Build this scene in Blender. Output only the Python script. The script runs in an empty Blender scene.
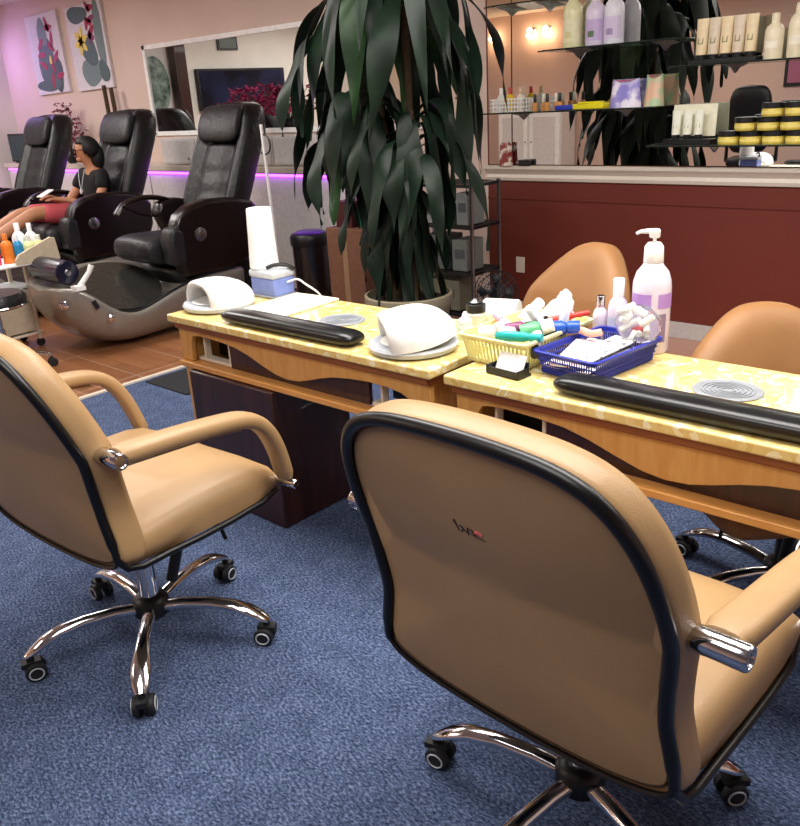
import bpy, math, random
from math import sin, cos, pi, radians as R, sqrt
from mathutils import Vector, Matrix
random.seed(7)
sc = bpy.context.scene
COL = sc.collection
# ------------------------------------------------------------------ materials
def lin(h):
    if isinstance(h, str):
        h = h.lstrip('#'); c = [int(h[i:i+2], 16)/255 for i in (0, 2, 4)]
    else: c = list(h)
    return tuple((x/12.92 if x <= .04045 else ((x+.055)/1.055)**2.4) for x in c) + (1,)
def mat(name, col, rough=.5, metal=0, var=.06, scale=30, bump=0, bscale=200, spec=.5, coat=0, trans=0, alpha=1, emit=None, estr=0, col2=None, ramp=(.35, .65), ior=1.45):
    m = bpy.data.materials.new(name); m.use_nodes = True
    nt = m.node_tree; b = nt.nodes['Principled BSDF']; N = nt.nodes.new; L = nt.links.new
    c = lin(col); b.inputs['Roughness'].default_value = rough; b.inputs['Metallic'].default_value = metal
    b.inputs['Specular IOR Level'].default_value = spec; b.inputs['Coat Weight'].default_value = coat
    b.inputs['Transmission Weight'].default_value = trans; b.inputs['Alpha'].default_value = alpha; b.inputs['IOR'].default_value = ior
    tc = N('ShaderNodeTexCoord')
    nz = N('ShaderNodeTexNoise'); nz.inputs['Scale'].default_value = scale; nz.inputs['Detail'].default_value = 4
    L(tc.outputs['Object'], nz.inputs['Vector'])
    rp = N('ShaderNodeValToRGB'); rp.color_ramp.elements[0].position = ramp[0]; rp.color_ramp.elements[1].position = ramp[1]
    c2 = lin(col2) if col2 else tuple(min(1, x*(1+var)) for x in c[:3])+(1,)
    c1 = c if col2 else tuple(x*(1-var) for x in c[:3])+(1,)
    rp.color_ramp.elements[0].color = c1; rp.color_ramp.elements[1].color = c2
    L(nz.outputs['Fac'], rp.inputs['Fac']); L(rp.outputs['Color'], b.inputs['Base Color'])
    if bump:
        n2 = N('ShaderNodeTexNoise'); n2.inputs['Scale'].default_value = bscale; n2.inputs['Detail'].default_value = 3
        L(tc.outputs['Object'], n2.inputs['Vector'])
        bp = N('ShaderNodeBump'); bp.inputs['Strength'].default_value = bump; bp.inputs['Distance'].default_value = .01 if bump < 1 else .05
        L(n2.outputs['Fac'], bp.inputs['Height']); L(bp.outputs['Normal'], b.inputs['Normal'])
    if emit:
        b.inputs['Emission Color'].default_value = lin(emit); b.inputs['Emission Strength'].default_value = estr
    return m
def wood(name, c1, c2, rough=.4, axis='X', scale=6, coat=.1):
    m = mat(name, c1, rough, coat=coat)
    nt = m.node_tree; b = nt.nodes['Principled BSDF']; N = nt.nodes.new; L = nt.links.new
    tc = N('ShaderNodeTexCoord'); mp = N('ShaderNodeMapping')
    mp.inputs['Scale'].default_value = {'X': (.6, 6, 6), 'Z': (6, 6, .6), 'Y': (6, .6, 6)}[axis]
    nz = N('ShaderNodeTexNoise'); nz.inputs['Scale'].default_value = scale; nz.inputs['Detail'].default_value = 6; nz.inputs['Distortion'].default_value = 1.2
    rp = N('ShaderNodeValToRGB'); rp.color_ramp.elements[0].color = lin(c1); rp.color_ramp.elements[1].color = lin(c2)
    rp.color_ramp.elements[0].position = .35; rp.color_ramp.elements[1].position = .7
    L(tc.outputs['Object'], mp.inputs['Vector']); L(mp.outputs['Vector'], nz.inputs['Vector']); L(nz.outputs['Fac'], rp.inputs['Fac']); L(rp.outputs['Color'], b.inputs['Base Color'])
    return m
M = {}
M['tan'] = mat('tan_leather', '#a8875e', .42, var=.05, scale=6, bump=.12, bscale=350, coat=.05)
M['tan_back'] = mat('tan_leather_back', '#9a7c58', .45, var=.05, scale=5, bump=.1, bscale=350)
M['tan_tech'] = mat('tan_leather_less_lit', '#94693f', .5, var=.05, scale=6, bump=.12, bscale=350)  # same tan leather, weaker light on the rear chairs put into its colour
M['piping'] = mat('black_piping', '#08080a', .34)
M['chrome'] = mat('chrome', '#d8d8dc', .1, 1)
M['steel'] = mat('brushed_steel', '#9a9a9c', .28, 1)
M['blackpl'] = mat('black_plastic', '#141416', .4)
M['rubber'] = mat('wheel_rubber', '#1b1c1e', .6)
M['grey'] = mat('grey_plastic', '#8d9196', .45)
M['lgrey'] = mat('light_grey_plastic', '#b9bfc6', .4)
M['white'] = mat('white_plastic', '#f4f4f2', .3)
M['whitem'] = mat('white_paint', '#dcd8d6', .5)
M['paper'] = mat('white_paper', '#f6f4f0', .8, var=.02)
M['maple'] = wood('maple_veneer', '#d6a25e', '#c68c46', .35, 'Z', 5)
M['maple_edge'] = wood('maple_edge', '#dfa25a', '#cc8a44', .35, 'X', 5)
M['cherry'] = wood('cherry_strip', '#8d4f28', '#7a4222', .4, 'X', 5)
M['mahog'] = wood('mahogany', '#3e201b', '#261210', .3, 'Z', 5, .2)
M['blkleather'] = mat('black_leather', '#0b0b0d', .4, var=.15, scale=12, bump=.5, bscale=26)
M['charleather'] = mat('charcoal_leather', '#1d1d20', .45, var=.12, scale=10, bump=.6, bscale=22)
M['darkred'] = mat('dark_lacquered_wood', '#110607', .32, coat=.15)
M['silver_tub'] = mat('pearl_grey_acrylic', '#8d877f', .3, .35, coat=.3, var=.04)
M['leafg'] = mat('glossy_leaf', '#0c1912', .46, var=0, scale=6, col2='#152619', spec=.3)
M['leafl'] = mat('bright_leaf', '#19331b', .42, scale=8, col2='#2c4e26')
M['cane'] = mat('cane_bark', '#4a3a28', .8, scale=40, var=.2, bump=.4)
M['mirror'] = mat('mirror_silvering', '#dfe0de', .01, 1, var=0)
M['red'] = mat('brick_red_wall_paint', '#69291c', .55, var=.05, scale=2, bump=.04, bscale=120)
M['pink'] = mat('pale_pink_wall_paint', '#dcc6ba', .7, var=.03, scale=2, bump=.04, bscale=120)
M['cream'] = mat('cream_trim_paint', '#dcd0c0', .4, var=.02)
M['ceil'] = mat('ceiling_paint', '#d8d0c8', .8, var=.02)
M['glass'] = mat('green_edge_glass', '#cfe6d4', .03, trans=.92, ior=1.45, var=0)
M['clear'] = mat('clear_plastic', '#f2f4f4', .12, trans=.9, ior=1.2, var=0)
M['blue'] = mat('blue_plastic', '#26329a', .35)
M['ylw'] = mat('pale_yellow_plastic', '#e6df9e', .4)
M['led'] = mat('purple_led', '#d060ff', .4, emit='#c050ff', estr=5)
M['purple'] = mat('lilac_label', '#b48ad0', .4)
M['dpurple'] = mat('violet_plastic', '#4a2a90', .3)
M['pearl'] = mat('pearly_lotion_bottle', '#e2d8e8', .25, coat=.3)
M['creamb'] = mat('cream_lotion_bottle', '#efe3c6', .3)
M['card'] = mat('brown_cardboard', '#7c5540', .7, var=.08)
M['maroon'] = mat('maroon_petals', '#8a3a50', .6, var=.3, scale=40)
M['magenta'] = mat('magenta_petals', '#a83262', .6, var=.3, scale=40)
M['skin'] = mat('skin', '#b07a5a', .5, var=.04)
M['hair'] = mat('black_hair', '#0b0a0a', .6, var=.3, scale=60)
M['blackcloth'] = mat('black_cloth', '#08080a', .85, bump=.1)
M['redcloth'] = mat('coral_red_cloth', '#b44a52', .7, bump=.1)
M['screen'] = mat('dark_tv_screen', '#0c0d12', .12, scale=3, col2='#1a2340')
def simple(h, r=.4, **k):
    key = 's'+h+str(r)
    if key not in M: M[key] = mat('plain_'+h.lstrip('#'), h, r, **k)
    return M[key]
# carpet
def carpet():
    m = mat('blue_loop_carpet', '#566380', .95, spec=.1); nt = m.node_tree; b = nt.nodes['Principled BSDF']; N = nt.nodes.new; L = nt.links.new
    tc = N('ShaderNodeTexCoord')
    mp = N('ShaderNodeMapping'); mp.inputs['Scale'].default_value = (1, 1.9, 1); mp.inputs['Rotation'].default_value = (0, 0, .5)
    n1 = N('ShaderNodeTexNoise'); n1.inputs['Scale'].default_value = 85; n1.inputs['Detail'].default_value = 5; n1.inputs['Roughness'].default_value = .75
    n2 = N('ShaderNodeTexNoise'); n2.inputs['Scale'].default_value = 14; n2.inputs['Detail'].default_value = 3
    L(tc.outputs['Object'], mp.inputs['Vector']); L(mp.outputs['Vector'], n1.inputs['Vector']); L(tc.outputs['Object'], n2.inputs['Vector'])
    r = N('ShaderNodeValToRGB'); e = r.color_ramp.elements
    e[0].position = .38; e[0].color = lin('#232c40'); e[1].position = .66; e[1].color = lin('#7c8aa8')
    x = e.new(.5); x.color = lin('#455372')
    mx = N('ShaderNodeMath'); mx.operation = 'MULTIPLY_ADD'; mx.inputs[1].default_value = .12; 
    L(n2.outputs['Fac'], mx.inputs[0]); 
    s = N('ShaderNodeMath'); s.operation = 'SUBTRACT'; s.inputs[1].default_value = .06
    L(n1.outputs['Fac'], s.inputs[0]); L(s.outputs[0], mx.inputs[2])
    L(mx.outputs[0], r.inputs['Fac']); L(r.outputs['Color'], b.inputs['Base Color'])
    bp = N('ShaderNodeBump'); bp.inputs['Strength'].default_value = .6; bp.inputs['Distance'].default_value = .006
    L(n1.outputs['Fac'], bp.inputs['Height']); L(bp.outputs['Normal'], b.inputs['Normal'])
    return m
M['carpet'] = carpet()
def tiles():
    m = mat('wood_look_tile', '#7d4a2c', .3, coat=.15); nt = m.node_tree; b = nt.nodes['Principled BSDF']; N = nt.nodes.new; L = nt.links.new
    tc = N('ShaderNodeTexCoord'); mp = N('ShaderNodeMapping'); mp.inputs['Location'].default_value = (.03, .13, 0)
    br = N('ShaderNodeTexBrick'); br.inputs['Scale'].default_value = 1; br.inputs['Brick Width'].default_value = .74; br.inputs['Row Height'].default_value = .37
    br.inputs['Mortar Size'].default_value = .004; br.offset = 0; br.inputs['Mortar'].default_value = lin('#c8a890')
    br.inputs['Color1'].default_value = lin('#a06c48'); br.inputs['Color2'].default_value = lin('#8a5a3a')
    L(tc.outputs['Object'], mp.inputs['Vector']); L(mp.outputs['Vector'], br.inputs['Vector'])
    b2 = N('ShaderNodeTexBrick'); b2.inputs['Scale'].default_value = 1; b2.inputs['Brick Width'].default_value = .5; b2.inputs['Row Height'].default_value = .0925
    b2.inputs['Mortar Size'].default_value = .002; b2.inputs['Mortar'].default_value = (.35, .3, .3, 1); b2.inputs['Color1'].default_value = (1, 1, 1, 1); b2.inputs['Color2'].default_value = (.72, .7, .68, 1)
    L(mp.outputs['Vector'], b2.inputs['Vector'])
    mm = N('ShaderNodeMixRGB'); mm.blend_type = 'MULTIPLY'; mm.inputs['Fac'].default_value = .8
    L(br.outputs['Color'], mm.inputs['Color1']); L(b2.outputs['Color'], mm.inputs['Color2']); L(mm.outputs['Color'], b.inputs['Base Color'])
    return m
M['tile'] = tiles()
def marble():
    m = mat('cream_onyx_resin', '#e8d58e', .18, coat=.3); nt = m.node_tree; b = nt.nodes['Principled BSDF']; N = nt.nodes.new; L = nt.links.new
    tc = N('ShaderNodeTexCoord')
    vo = N('ShaderNodeTexVoronoi'); vo.inputs['Scale'].default_value = 48; vo.inputs['Randomness'].default_value = 1
    nz = N('ShaderNodeTexNoise'); nz.inputs['Scale'].default_value = 18; nz.inputs['Detail'].default_value = 6; nz.inputs['Distortion'].default_value = .8
    L(tc.outputs['Object'], nz.inputs['Vector'])
    ad = N('ShaderNodeVectorMath'); ad.operation = 'MULTIPLY_ADD'; ad.inputs[1].default_value = (.05, .05, .05)
    L(nz.outputs['Color'], ad.inputs[0]); L(tc.outputs['Object'], ad.inputs[2]); L(ad.outputs[0], vo.inputs['Vector'])
    r = N('ShaderNodeValToRGB'); e = r.color_ramp.elements; e[0].position = .0; e[0].color = lin('#c9b068'); e[1].position = 1; e[1].color = lin('#faf6e2')
    for p, c in ((.12, '#d2ae62'), (.25, '#dfc57a'), (.5, '#e6d088'), (.66, '#dcb870'), (.78, '#ead898'), (.88, '#f3ebc4')):
        x = e.new(p); x.color = lin(c)
    sp = N('ShaderNodeSeparateColor'); L(vo.outputs['Color'], sp.inputs[0])
    mx = N('ShaderNodeMath'); mx.operation = 'MULTIPLY_ADD'; mx.inputs[1].default_value = .8; L(sp.outputs[0], mx.inputs[0])
    m2 = N('ShaderNodeMath'); m2.operation = 'MULTIPLY'; m2.inputs[1].default_value = .2; L(nz.outputs['Fac'], m2.inputs[0]); L(m2.outputs[0], mx.inputs[2])
    L(mx.outputs[0], r.inputs['Fac']); L(r.outputs['Color'], b.inputs['Base Color'])
    return m
M['marble'] = marble()
# ------------------------------------------------------------------ mesh helpers
class G:
    def __init__(s): s.v = []; s.f = []; s.m = []
    def add(s, vs, fs, mi=0):
        o = len(s.v); s.v += [tuple(v) for v in vs]; s.f += [tuple(i+o for i in f) for f in fs]; s.m += [mi]*len(fs); return s
    def box(s, c, d, rz=0, rx=0, ry=0, mi=0):
        mt = Matrix.Rotation(rz, 3, 'Z') @ Matrix.Rotation(ry, 3, 'Y') @ Matrix.Rotation(rx, 3, 'X')
        vs = [Vector(c)+mt @ Vector((x*d[0]/2, y*d[1]/2, z*d[2]/2)) for x in (-1, 1) for y in (-1, 1) for z in (-1, 1)]
        return s.add(vs, [(0, 1, 3, 2), (4, 6, 7, 5), (0, 4, 5, 1), (2, 3, 7, 6), (0, 2, 6, 4), (1, 5, 7, 3)], mi)
    def loft(s, rings, cap=True, mi=0, closed=True):
        n = len(rings[0]); vs = [p for r in rings for p in r]; fs = []
        for i in range(len(rings)-1):
            for j in range(n if closed else n-1):
                k = (j+1) % n; fs.append((i*n+j, i*n+k, (i+1)*n+k, (i+1)*n+j))
        if cap: fs.append(tuple(range(n))[::-1]); fs.append(tuple((len(rings)-1)*n+j for j in range(n)))
        return s.add(vs, fs, mi)
    def tube(s, pts, r, n=10, cap=True, mi=0, flat=1, closed=False):
        P = [Vector(p) for p in pts]; rr = r if isinstance(r, (list, tuple)) else [r]*len(P)
        rings = []; up = None
        for i, p in enumerate(P):
            if closed: t = P[(i+1) % len(P)]-P[i-1]
            else: t = P[min(i+1, len(P)-1)]-P[max(i-1, 0)]
            t.normalize()
            if up is None: up = Vector((0, 0, 1)) if abs(t.z) < .9 else Vector((1, 0, 0))
            sd = t.cross(up); 
            if sd.length < 1e-4: sd = t.cross(Vector((0, 1, 0)))
            sd.normalize(); up = sd.cross(t).normalized()
            rings.append([p+sd*cos(2*pi*k/n)*rr[i]+up*sin(2*pi*k/n)*rr[i]*flat for k in range(n)])
        if closed: rings.append(rings[0]); cap = False
        return s.loft(rings, cap, mi)
    def lathe(s, prof, c=(0, 0, 0), n=24, axis=None, mi=0, sx=1, sy=1):
        c = Vector(c); q = Vector((0, 0, 1)).rotation_difference(Vector(axis)) if axis else None
        rings = []
        for r, z in prof:
            ring = [Vector((cos(2*pi*k/n)*max(r, 1e-4)*sx, sin(2*pi*k/n)*max(r, 1e-4)*sy, z)) for k in range(n)]
            rings.append([c+(q @ p if q else p) for p in ring])
        return s.loft(rings, True, mi)
    def prism(s, poly, a, b, axis='y', mi=0):
        f = {'y': lambda p, d: (p[0], d, p[1]), 'z': lambda p, d: (p[0], p[1], d), 'x': lambda p, d: (d, p[0], p[1])}[axis]
        n = len(poly); vs = [f(p, a) for p in poly]+[f(p, b) for p in poly]
        fs = [tuple(range(n)), tuple(range(2*n-1, n-1, -1))]+[(i, (i+1) % n, (i+1) % n+n, i+n) for i in range(n)]
        return s.add(vs, fs, mi)
    def ell(s, c, r, n=16, m=10, mi=0, rz=0):
        rings = []; mt = Matrix.Rotation(rz, 3, 'Z')
        for i in range(m+1):
            t = pi*i/m; q = max(sin(t), .01)
            rings.append([Vector(c)+mt @ Vector((r[0]*q*cos(2*pi*k/n), r[1]*q*sin(2*pi*k/n), -r[2]*cos(t))) for k in range(n)])
        return s.loft(rings, True, mi)
    def ob(s, name, mats, parent=None, smooth=True, bevel=0, sub=0, loc=None, rot=None, seg=2, solid=0, ang=40):
        me = bpy.data.meshes.new(name); me.from_pydata(s.v, [], s.f)
        import bmesh
        bm = bmesh.new(); bm.from_mesh(me); bmesh.ops.recalc_face_normals(bm, faces=bm.faces); bm.to_mesh(me); bm.free()
        if not isinstance(mats, (list, tuple)): mats = [mats]
        for m in mats: me.materials.append(m)
        for p, i in zip(me.polygons, s.m): p.material_index = i
        if smooth: 
            me.polygons.foreach_set('use_smooth', [True]*len(me.polygons))
            if not sub: me.set_sharp_from_angle(angle=R(ang))
        o = bpy.data.objects.new(name, me); COL.objects.link(o); o.parent = parent
        if loc: o.location = loc
        if rot: o.rotation_euler = rot
        if solid: md = o.modifiers.new('solid', 'SOLIDIFY'); md.thickness = solid; md.offset = 0
        if bevel: md = o.modifiers.new('bev', 'BEVEL'); md.width = bevel; md.segments = seg; md.limit_method = 'ANGLE'; md.angle_limit = R(35); md.harden_normals = False
        if sub: md = o.modifiers.new('sub', 'SUBSURF'); md.levels = sub; md.render_levels = sub
        return o
def tag(o, label=None, cat=None, group=None, kind=None):
    if label: o['label'] = label
    if cat: o['category'] = cat
    if group: o['group'] = group
    if kind: o['kind'] = kind
    return o
def thing(name, label, cat, loc=(0, 0, 0), rz=0, group=None, kind=None):
    o = bpy.data.objects.new(name, None); COL.objects.link(o); o.empty_display_size = .05
    o.location = loc; o.rotation_euler = (0, 0, rz); return tag(o, label, cat, group, kind)
def struct(g, name, m, **k):
    o = g.ob(name, m, **k); o['kind'] = 'structure'; return o
def copy_tree(o, parent=None):
    c = o.copy(); COL.objects.link(c); c.parent = parent
    for ch in list(o.children): copy_tree(ch, c)
    return c
def bez(p, n=6, closed=False):   # Catmull-Rom through points
    P = [Vector(q) for q in p]; out = []; L = len(P)
    rng = range(L if closed else L-1)
    for i in rng:
        if closed: a, b, c, d = P[i-1], P[i], P[(i+1) % L], P[(i+2) % L]
        else: a, b, c, d = P[max(i-1, 0)], P[i], P[i+1], P[min(i+2, L-1)]
        for k in range(n):
            t = k/n
            out.append(.5*((2*b)+(c-a)*t+(2*a-5*b+4*c-d)*t*t+(3*b-a-3*c+d)*t**3))
    if not closed: out.append(P[-1])
    return out
def interp(tab, x):
    if x <= tab[0][0]: return tab[0][1]
    for (a, b), (c, d) in zip(tab, tab[1:]):
        if x <= c: return b+(d-b)*(x-a)/(c-a)
    return tab[-1][1]
# ------------------------------------------------------------------ camera
cam = bpy.data.cameras.new('camera'); co = bpy.data.objects.new('camera', cam); COL.objects.link(co); sc.camera = co
YAW, PIT, ROL, F = 0.747335, 0.365289, 0.0591464, 821.1
fw = Vector((-sin(YAW)*cos(PIT), cos(YAW)*cos(PIT), -sin(PIT))); rt = Vector((cos(YAW), sin(YAW), 0)); up = rt.cross(fw)
X = rt*cos(ROL)-up*sin(ROL); Yd = -rt*sin(ROL)-up*cos(ROL)
co.matrix_world = Matrix(((X.x, -Yd.x, -fw.x, 0), (X.y, -Yd.y, -fw.y, 0), (X.z, -Yd.z, -fw.z, 1.5), (0, 0, 0, 1)))
cam.sensor_fit = 'HORIZONTAL'; cam.sensor_width = 36; cam.lens = F*36/800; cam.clip_start = .02
sc.view_settings.view_transform = 'Standard'; sc.view_settings.look = 'None'; sc.view_settings.gamma = 1; sc.view_settings.use_curve_mapping = False
sc.view_settings.exposure = 0.12
# ------------------------------------------------------------------ room
XL, XR, YB, YW, ZC = -10.6, 3.2, -3.6, 4.85, 2.75
struct(G().box(((XL-4.352)/2, (YB+YW)/2, -.05), (-4.352-XL, YW-YB, .1)), 'floor', M['tile'], smooth=False)
struct(G().box(((XR-4.35)/2, (YB+4.2)/2, -.05), (XR+4.35, 4.2-YB, .1)), 'floor_carpet', M['carpet'], smooth=False)
struct(G().box(((XR-4.35)/2, (4.2+YW)/2, -.05), (XR+4.35, YW-4.2, .1)), 'floor_rear', mat('pink_tile', '#b98a78', .3), smooth=False)
struct(G().box((-4.352, (YB+4.2)/2, .004), (.03, 4.2-YB, .012)), 'trim_1', M['cream'], smooth=False)
struct(G().box(((XL+XR)/2, (YB+YW)/2, ZC+.05), (XR-XL+.2, YW-YB+.2, .1)), 'ceiling', M['ceil'], smooth=False)
struct(G().box(((XL-3.52)/2, YW+.05, ZC/2), (-3.52-XL, .1, ZC)), 'wall_back', M['pink'], smooth=False)
struct(G().box(((XR-3.52)/2, YW+.05, ZC/2), (XR+3.52, .1, ZC)), 'wall_right_back', M['red'], smooth=False)
struct(G().box((XL-.05, (YB+YW)/2, ZC/2), (.1, YW-YB, ZC)), 'wall_left', mat('off_white_wall', '#dedad2', .7, scale=2), smooth=False)
struct(G().box((XR+.05, (YB+YW)/2, ZC/2), (.1, YW-YB, ZC)), 'wall_right', M['pink'], smooth=False)
struct(G().box(((XL+XR)/2, YB-.05, ZC/2), (XR-XL, .1, ZC)), 'wall_front', mat('warm_plaster', '#cdb0a2', .7, var=.05, scale=1), smooth=False)
# chair rail moulding under the large mirror, baseboard and panel groove
rail = G(); pr = [(0, .93), (-.018, .935), (-.024, .955), (-.016, .975), (-.03, .995), (-.045, 1.012), (-.045, 1.033), (0, 1.033)]
rail.prism([(YW+a, z) for a, z in pr], -3.52, XR, 'x')
struct(rail, 'trim_2', M['cream'], smooth=False)
struct(G().box(((XR-3.52)/2, YW-.01, .05), (XR+3.52, .02, .1)), 'baseboard_back', mat('grey_baseboard', '#b9b4b0', .5), bevel=.003, smooth=False)
struct(G().box(((XR-3.52)/2, YW-.004, .815), (XR+3.52, .008, .012)), 'trim_3', M['red'], smooth=False)
# large mirror, in panels that meet at a dark joint
mm = thing('wall_mirror', 'large frameless wall mirror above the red wainscot and cream chair rail', 'mirror', (-1.9, YW, 1.04))
for k, (a, b) in enumerate(((-3.50, -3.315), (-3.305, -.9), (-.89, 1.6), (1.61, XR-.02))):
    G().box(((a+b)/2+1.9, -.006, .8), (b-a, .008, 1.6)).ob('mirror_panel', M['mirror'], mm, smooth=False)
# left mirror with white frame
lm = thing('framed_mirror', 'wide white-framed wall mirror behind the right-hand pedicure chair', 'mirror', (-5.8, YW, 1.29))
G().box((0.02, -.008, .405), (3.5, .008, .78)).ob('mirror_glass', M['mirror'], lm, smooth=False)
fr = G(); w = 3.52
for c, d in (((0.02, -.012, .015), (w+.1, .024, .04)), ((0.02, -.012, .8), (w+.1, .024, .04)), ((-w/2, -.012, .41), (.05, .024, .82)), ((w/2+.03, -.012, .41), (.05, .024, .82))): fr.box(c, d)
fr.ob('mirror_frame', M['white'], lm, smooth=False, bevel=.003)
# ------------------------------------------------------------------ pictures on the pink wall
def blob(g, cx, cz, rx, rz, y, n=18, wob=.12, mi=0, rot=0, seed=0):
    rd = random.Random(seed); ph = [rd.uniform(0, 6) for _ in range(3)]
    P = []
    for k in range(n):
        t = 2*pi*k/n; q = 1+wob*sin(2*t+ph[0])+wob*.6*sin(3*t+ph[1])
        a, b = rx*q*cos(t), rz*q*sin(t)
        P.append((cx+a*cos(rot)-b*sin(rot), cz+a*sin(rot)+b*cos(rot)))
    g.prism(P, y, y-.0015, 'y', mi)
def petal(g, cx, cz, l, w, a, y, mi):
    P = []
    for k in range(14):
        t = 2*pi*k/14; u, v = l/2*(1+cos(t)), w/2*sin(t)*(1-.3*cos(t))
        P.append((cx+u*cos(a)-v*sin(a), cz+u*sin(a)+v*cos(a)))
    g.prism(P, y, y-.0015, 'y', mi)
prm = [simple('#4f6661', .6), simple('#6f8480', .6), simple('#a52a3e', .6), simple('#ead25a', .6), simple('#8b3a5a', .6), simple('#44544f', .6)]
for px, lab, kind in ((-9.44, 'floral canvas print with red blossoms over grey-green stones, left of the pair', 0), (-8.53, 'floral canvas print with yellow blossom over grey stones, right of the pair', 1)):
    t = thing('wall_picture', lab, 'picture', (px, YW, 1.765), group='floral canvases')
    t.rotation_euler = (0, R(-1.0), 0)
    G().box((0, -.018, .405), (.72, .034, .81)).ob('canvas', simple('#dcd8de', .7), t, smooth=False, bevel=.004)
    g = G(); y = -.0355
    if kind == 0:
        blob(g, -.02, .30, .17, .28, y, seed=1, mi=0); blob(g, .18, .18, .12, .16, y-.001, seed=2, mi=5); blob(g, -.02, .62, .09, .16, y-.001, seed=3, mi=1); blob(g, -.05, .09, .26, .07, y-.002, seed=8, mi=0)
        for i in range(11):
            petal(g, .06+.10*sin(i*2.1), .66-.05*i, .17, .06, i*1.9, y-.003, 2)
        blob(g, .08, .34, .03, .04, y-.006, mi=3)
    else:
        blob(g, .0, .17, .19, .15, y, seed=4, mi=1); blob(g, .02, .36, .15, .13, y-.001, seed=5, mi=0); blob(g, .25, .5, .09, .30, y-.001, seed=6, mi=1); blob(g, -.12, .72, .18, .09, y-.001, seed=7, mi=0); blob(g, .24, .16, .09, .11, y-.002, seed=9, mi=0)
        for i in range(6): petal(g, -.12, .47, .14, .07, i*pi/3+.3, y-.003, 3)
        for i in range(8): petal(g, .10+.05*sin(i*2.), .76-.04*i, .13, .06, i*2.2, y-.003, 4 if i % 2 else 2)
    g.ob('print', prm, t, smooth=False)
# ------------------------------------------------------------------ ledge with LED strip
lg = thing('wall_counter', 'long white counter with glowing purple strip behind the pedicure chairs', 'counter', (-7.4, 4.85, 0))
G().box((0, -.13, .49), (6.2, .26, .94)).ob('panel_body', M['whitem'], lg, smooth=False)
G().box((0, -.15, 1.005), (6.24, .30, .05)).ob('counter_top', M['cream'], lg, bevel=.006)
G().box((0, -.275, .962), (6.1, .02, .018)).ob('light_strip', M['led'], lg, smooth=False)
for x in (-2.4, -1.2, 0, 1.2, 2.4): G().box((x, -.262, .48), (.008, .006, .9)).ob('panel_seam', M['grey'], lg, smooth=False)
for i in range(4):
    x = -6.94+.55*i
    c = thing('wall_cabinet', ['low white cabinet box on counter, leftmost below the framed mirror', 'low white cabinet box on counter, second from left below mirror', 'low white cabinet box on counter behind right pedicure chair', 'low white cabinet box on counter, nearest the plant'][i], 'cabinet', (x, 4.74, 1.03), group='cabinet boxes on the counter')
    G().box((0, 0, .12), (.53, .2, .23)).ob('body', M['whitem'], c, bevel=.004)
    d = G().box((0, -.106, .12), (.49, .012, .20)).ob('door', M['whitem'], c, bevel=.003)
    G().ell((.19, -.122, .06), (.012, .012, .012)).ob('knob', M['steel'], d)
def flowers(x, y, z, lab, m, s, w, n=90, seed=1):
    t = thing('flower_arrangement', lab, 'flowers', (x, y, z)); rd = random.Random(seed)
    G().lathe([(.04, 0), (.06, .03), (.065, .09), (.045, .13), (.05, .14)], n=16).ob('vase', M['blackpl'], t)
    g = G(); st = G()
    for i in range(n):
        a = rd.uniform(0, 2*pi); e = rd.uniform(.1, 1.4); d = rd.uniform(.4, 1)
        p = Vector((cos(a)*cos(e)*w*d, sin(a)*cos(e)*.10*d, .16+sin(e)*s*d))
        for k in range(5):
            b = k*2*pi/5+a; q = rd.uniform(.024, .04)
            u = Vector((cos(b), sin(b)*.6, rd.uniform(-.5, .8)))*q; v = Vector((-sin(b), cos(b), .3))*q*.5
            g.add([p, p+u*.5+v, p+u*1.2, p+u*.5-v], [(0, 1, 2, 3)])
        if i % 6 == 0: st.tube([(0, 0, .1), p*.5+Vector((0, 0, .07)), p], .003, 5)
    g.ob('blossoms', m, t, smooth=False); st.ob('stems', M['cane'], t)
flowers(-9.05, 4.68, 1.03, 'dried maroon flower arrangement on the counter behind the seated woman', M['maroon'], .48, .50, 130, seed=3)
flowers(-5.75, 4.66, 1.26, 'magenta flower arrangement in front of the framed mirror above black chair', M['magenta'], .26, .58, 170, seed=5)
for i, (x) in enumerate((-8.2, -8.07)):
    tag(G().tube([(x, 4.72, 1.03), (x+.01, 4.72, 1.4), (x-.02, 4.73, 1.79-.03*i)], .022, 8).ob('bamboo_stick', M['cane']), ['dark bamboo stick leaning at wall under pictures, left one', 'dark bamboo stick leaning at wall under pictures, right one'][i], 'stick', 'bamboo sticks')
tv = thing('counter_monitor', 'dark screen standing on the counter at the far left', 'screen', (-10.2, 4.68, 1.03))
G().box((0, 0, .17), (.62, .04, .32)).ob('screen_casing', M['blackpl'], tv, bevel=.006)
G().box((0, -.022, .17), (.58, .006, .28)).ob('screen', simple('#1c3a3c', .15), tv, smooth=False)
G().box((0, 0, .01), (.2, .14, .02)).ob('foot', M['blackpl'], tv)
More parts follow.
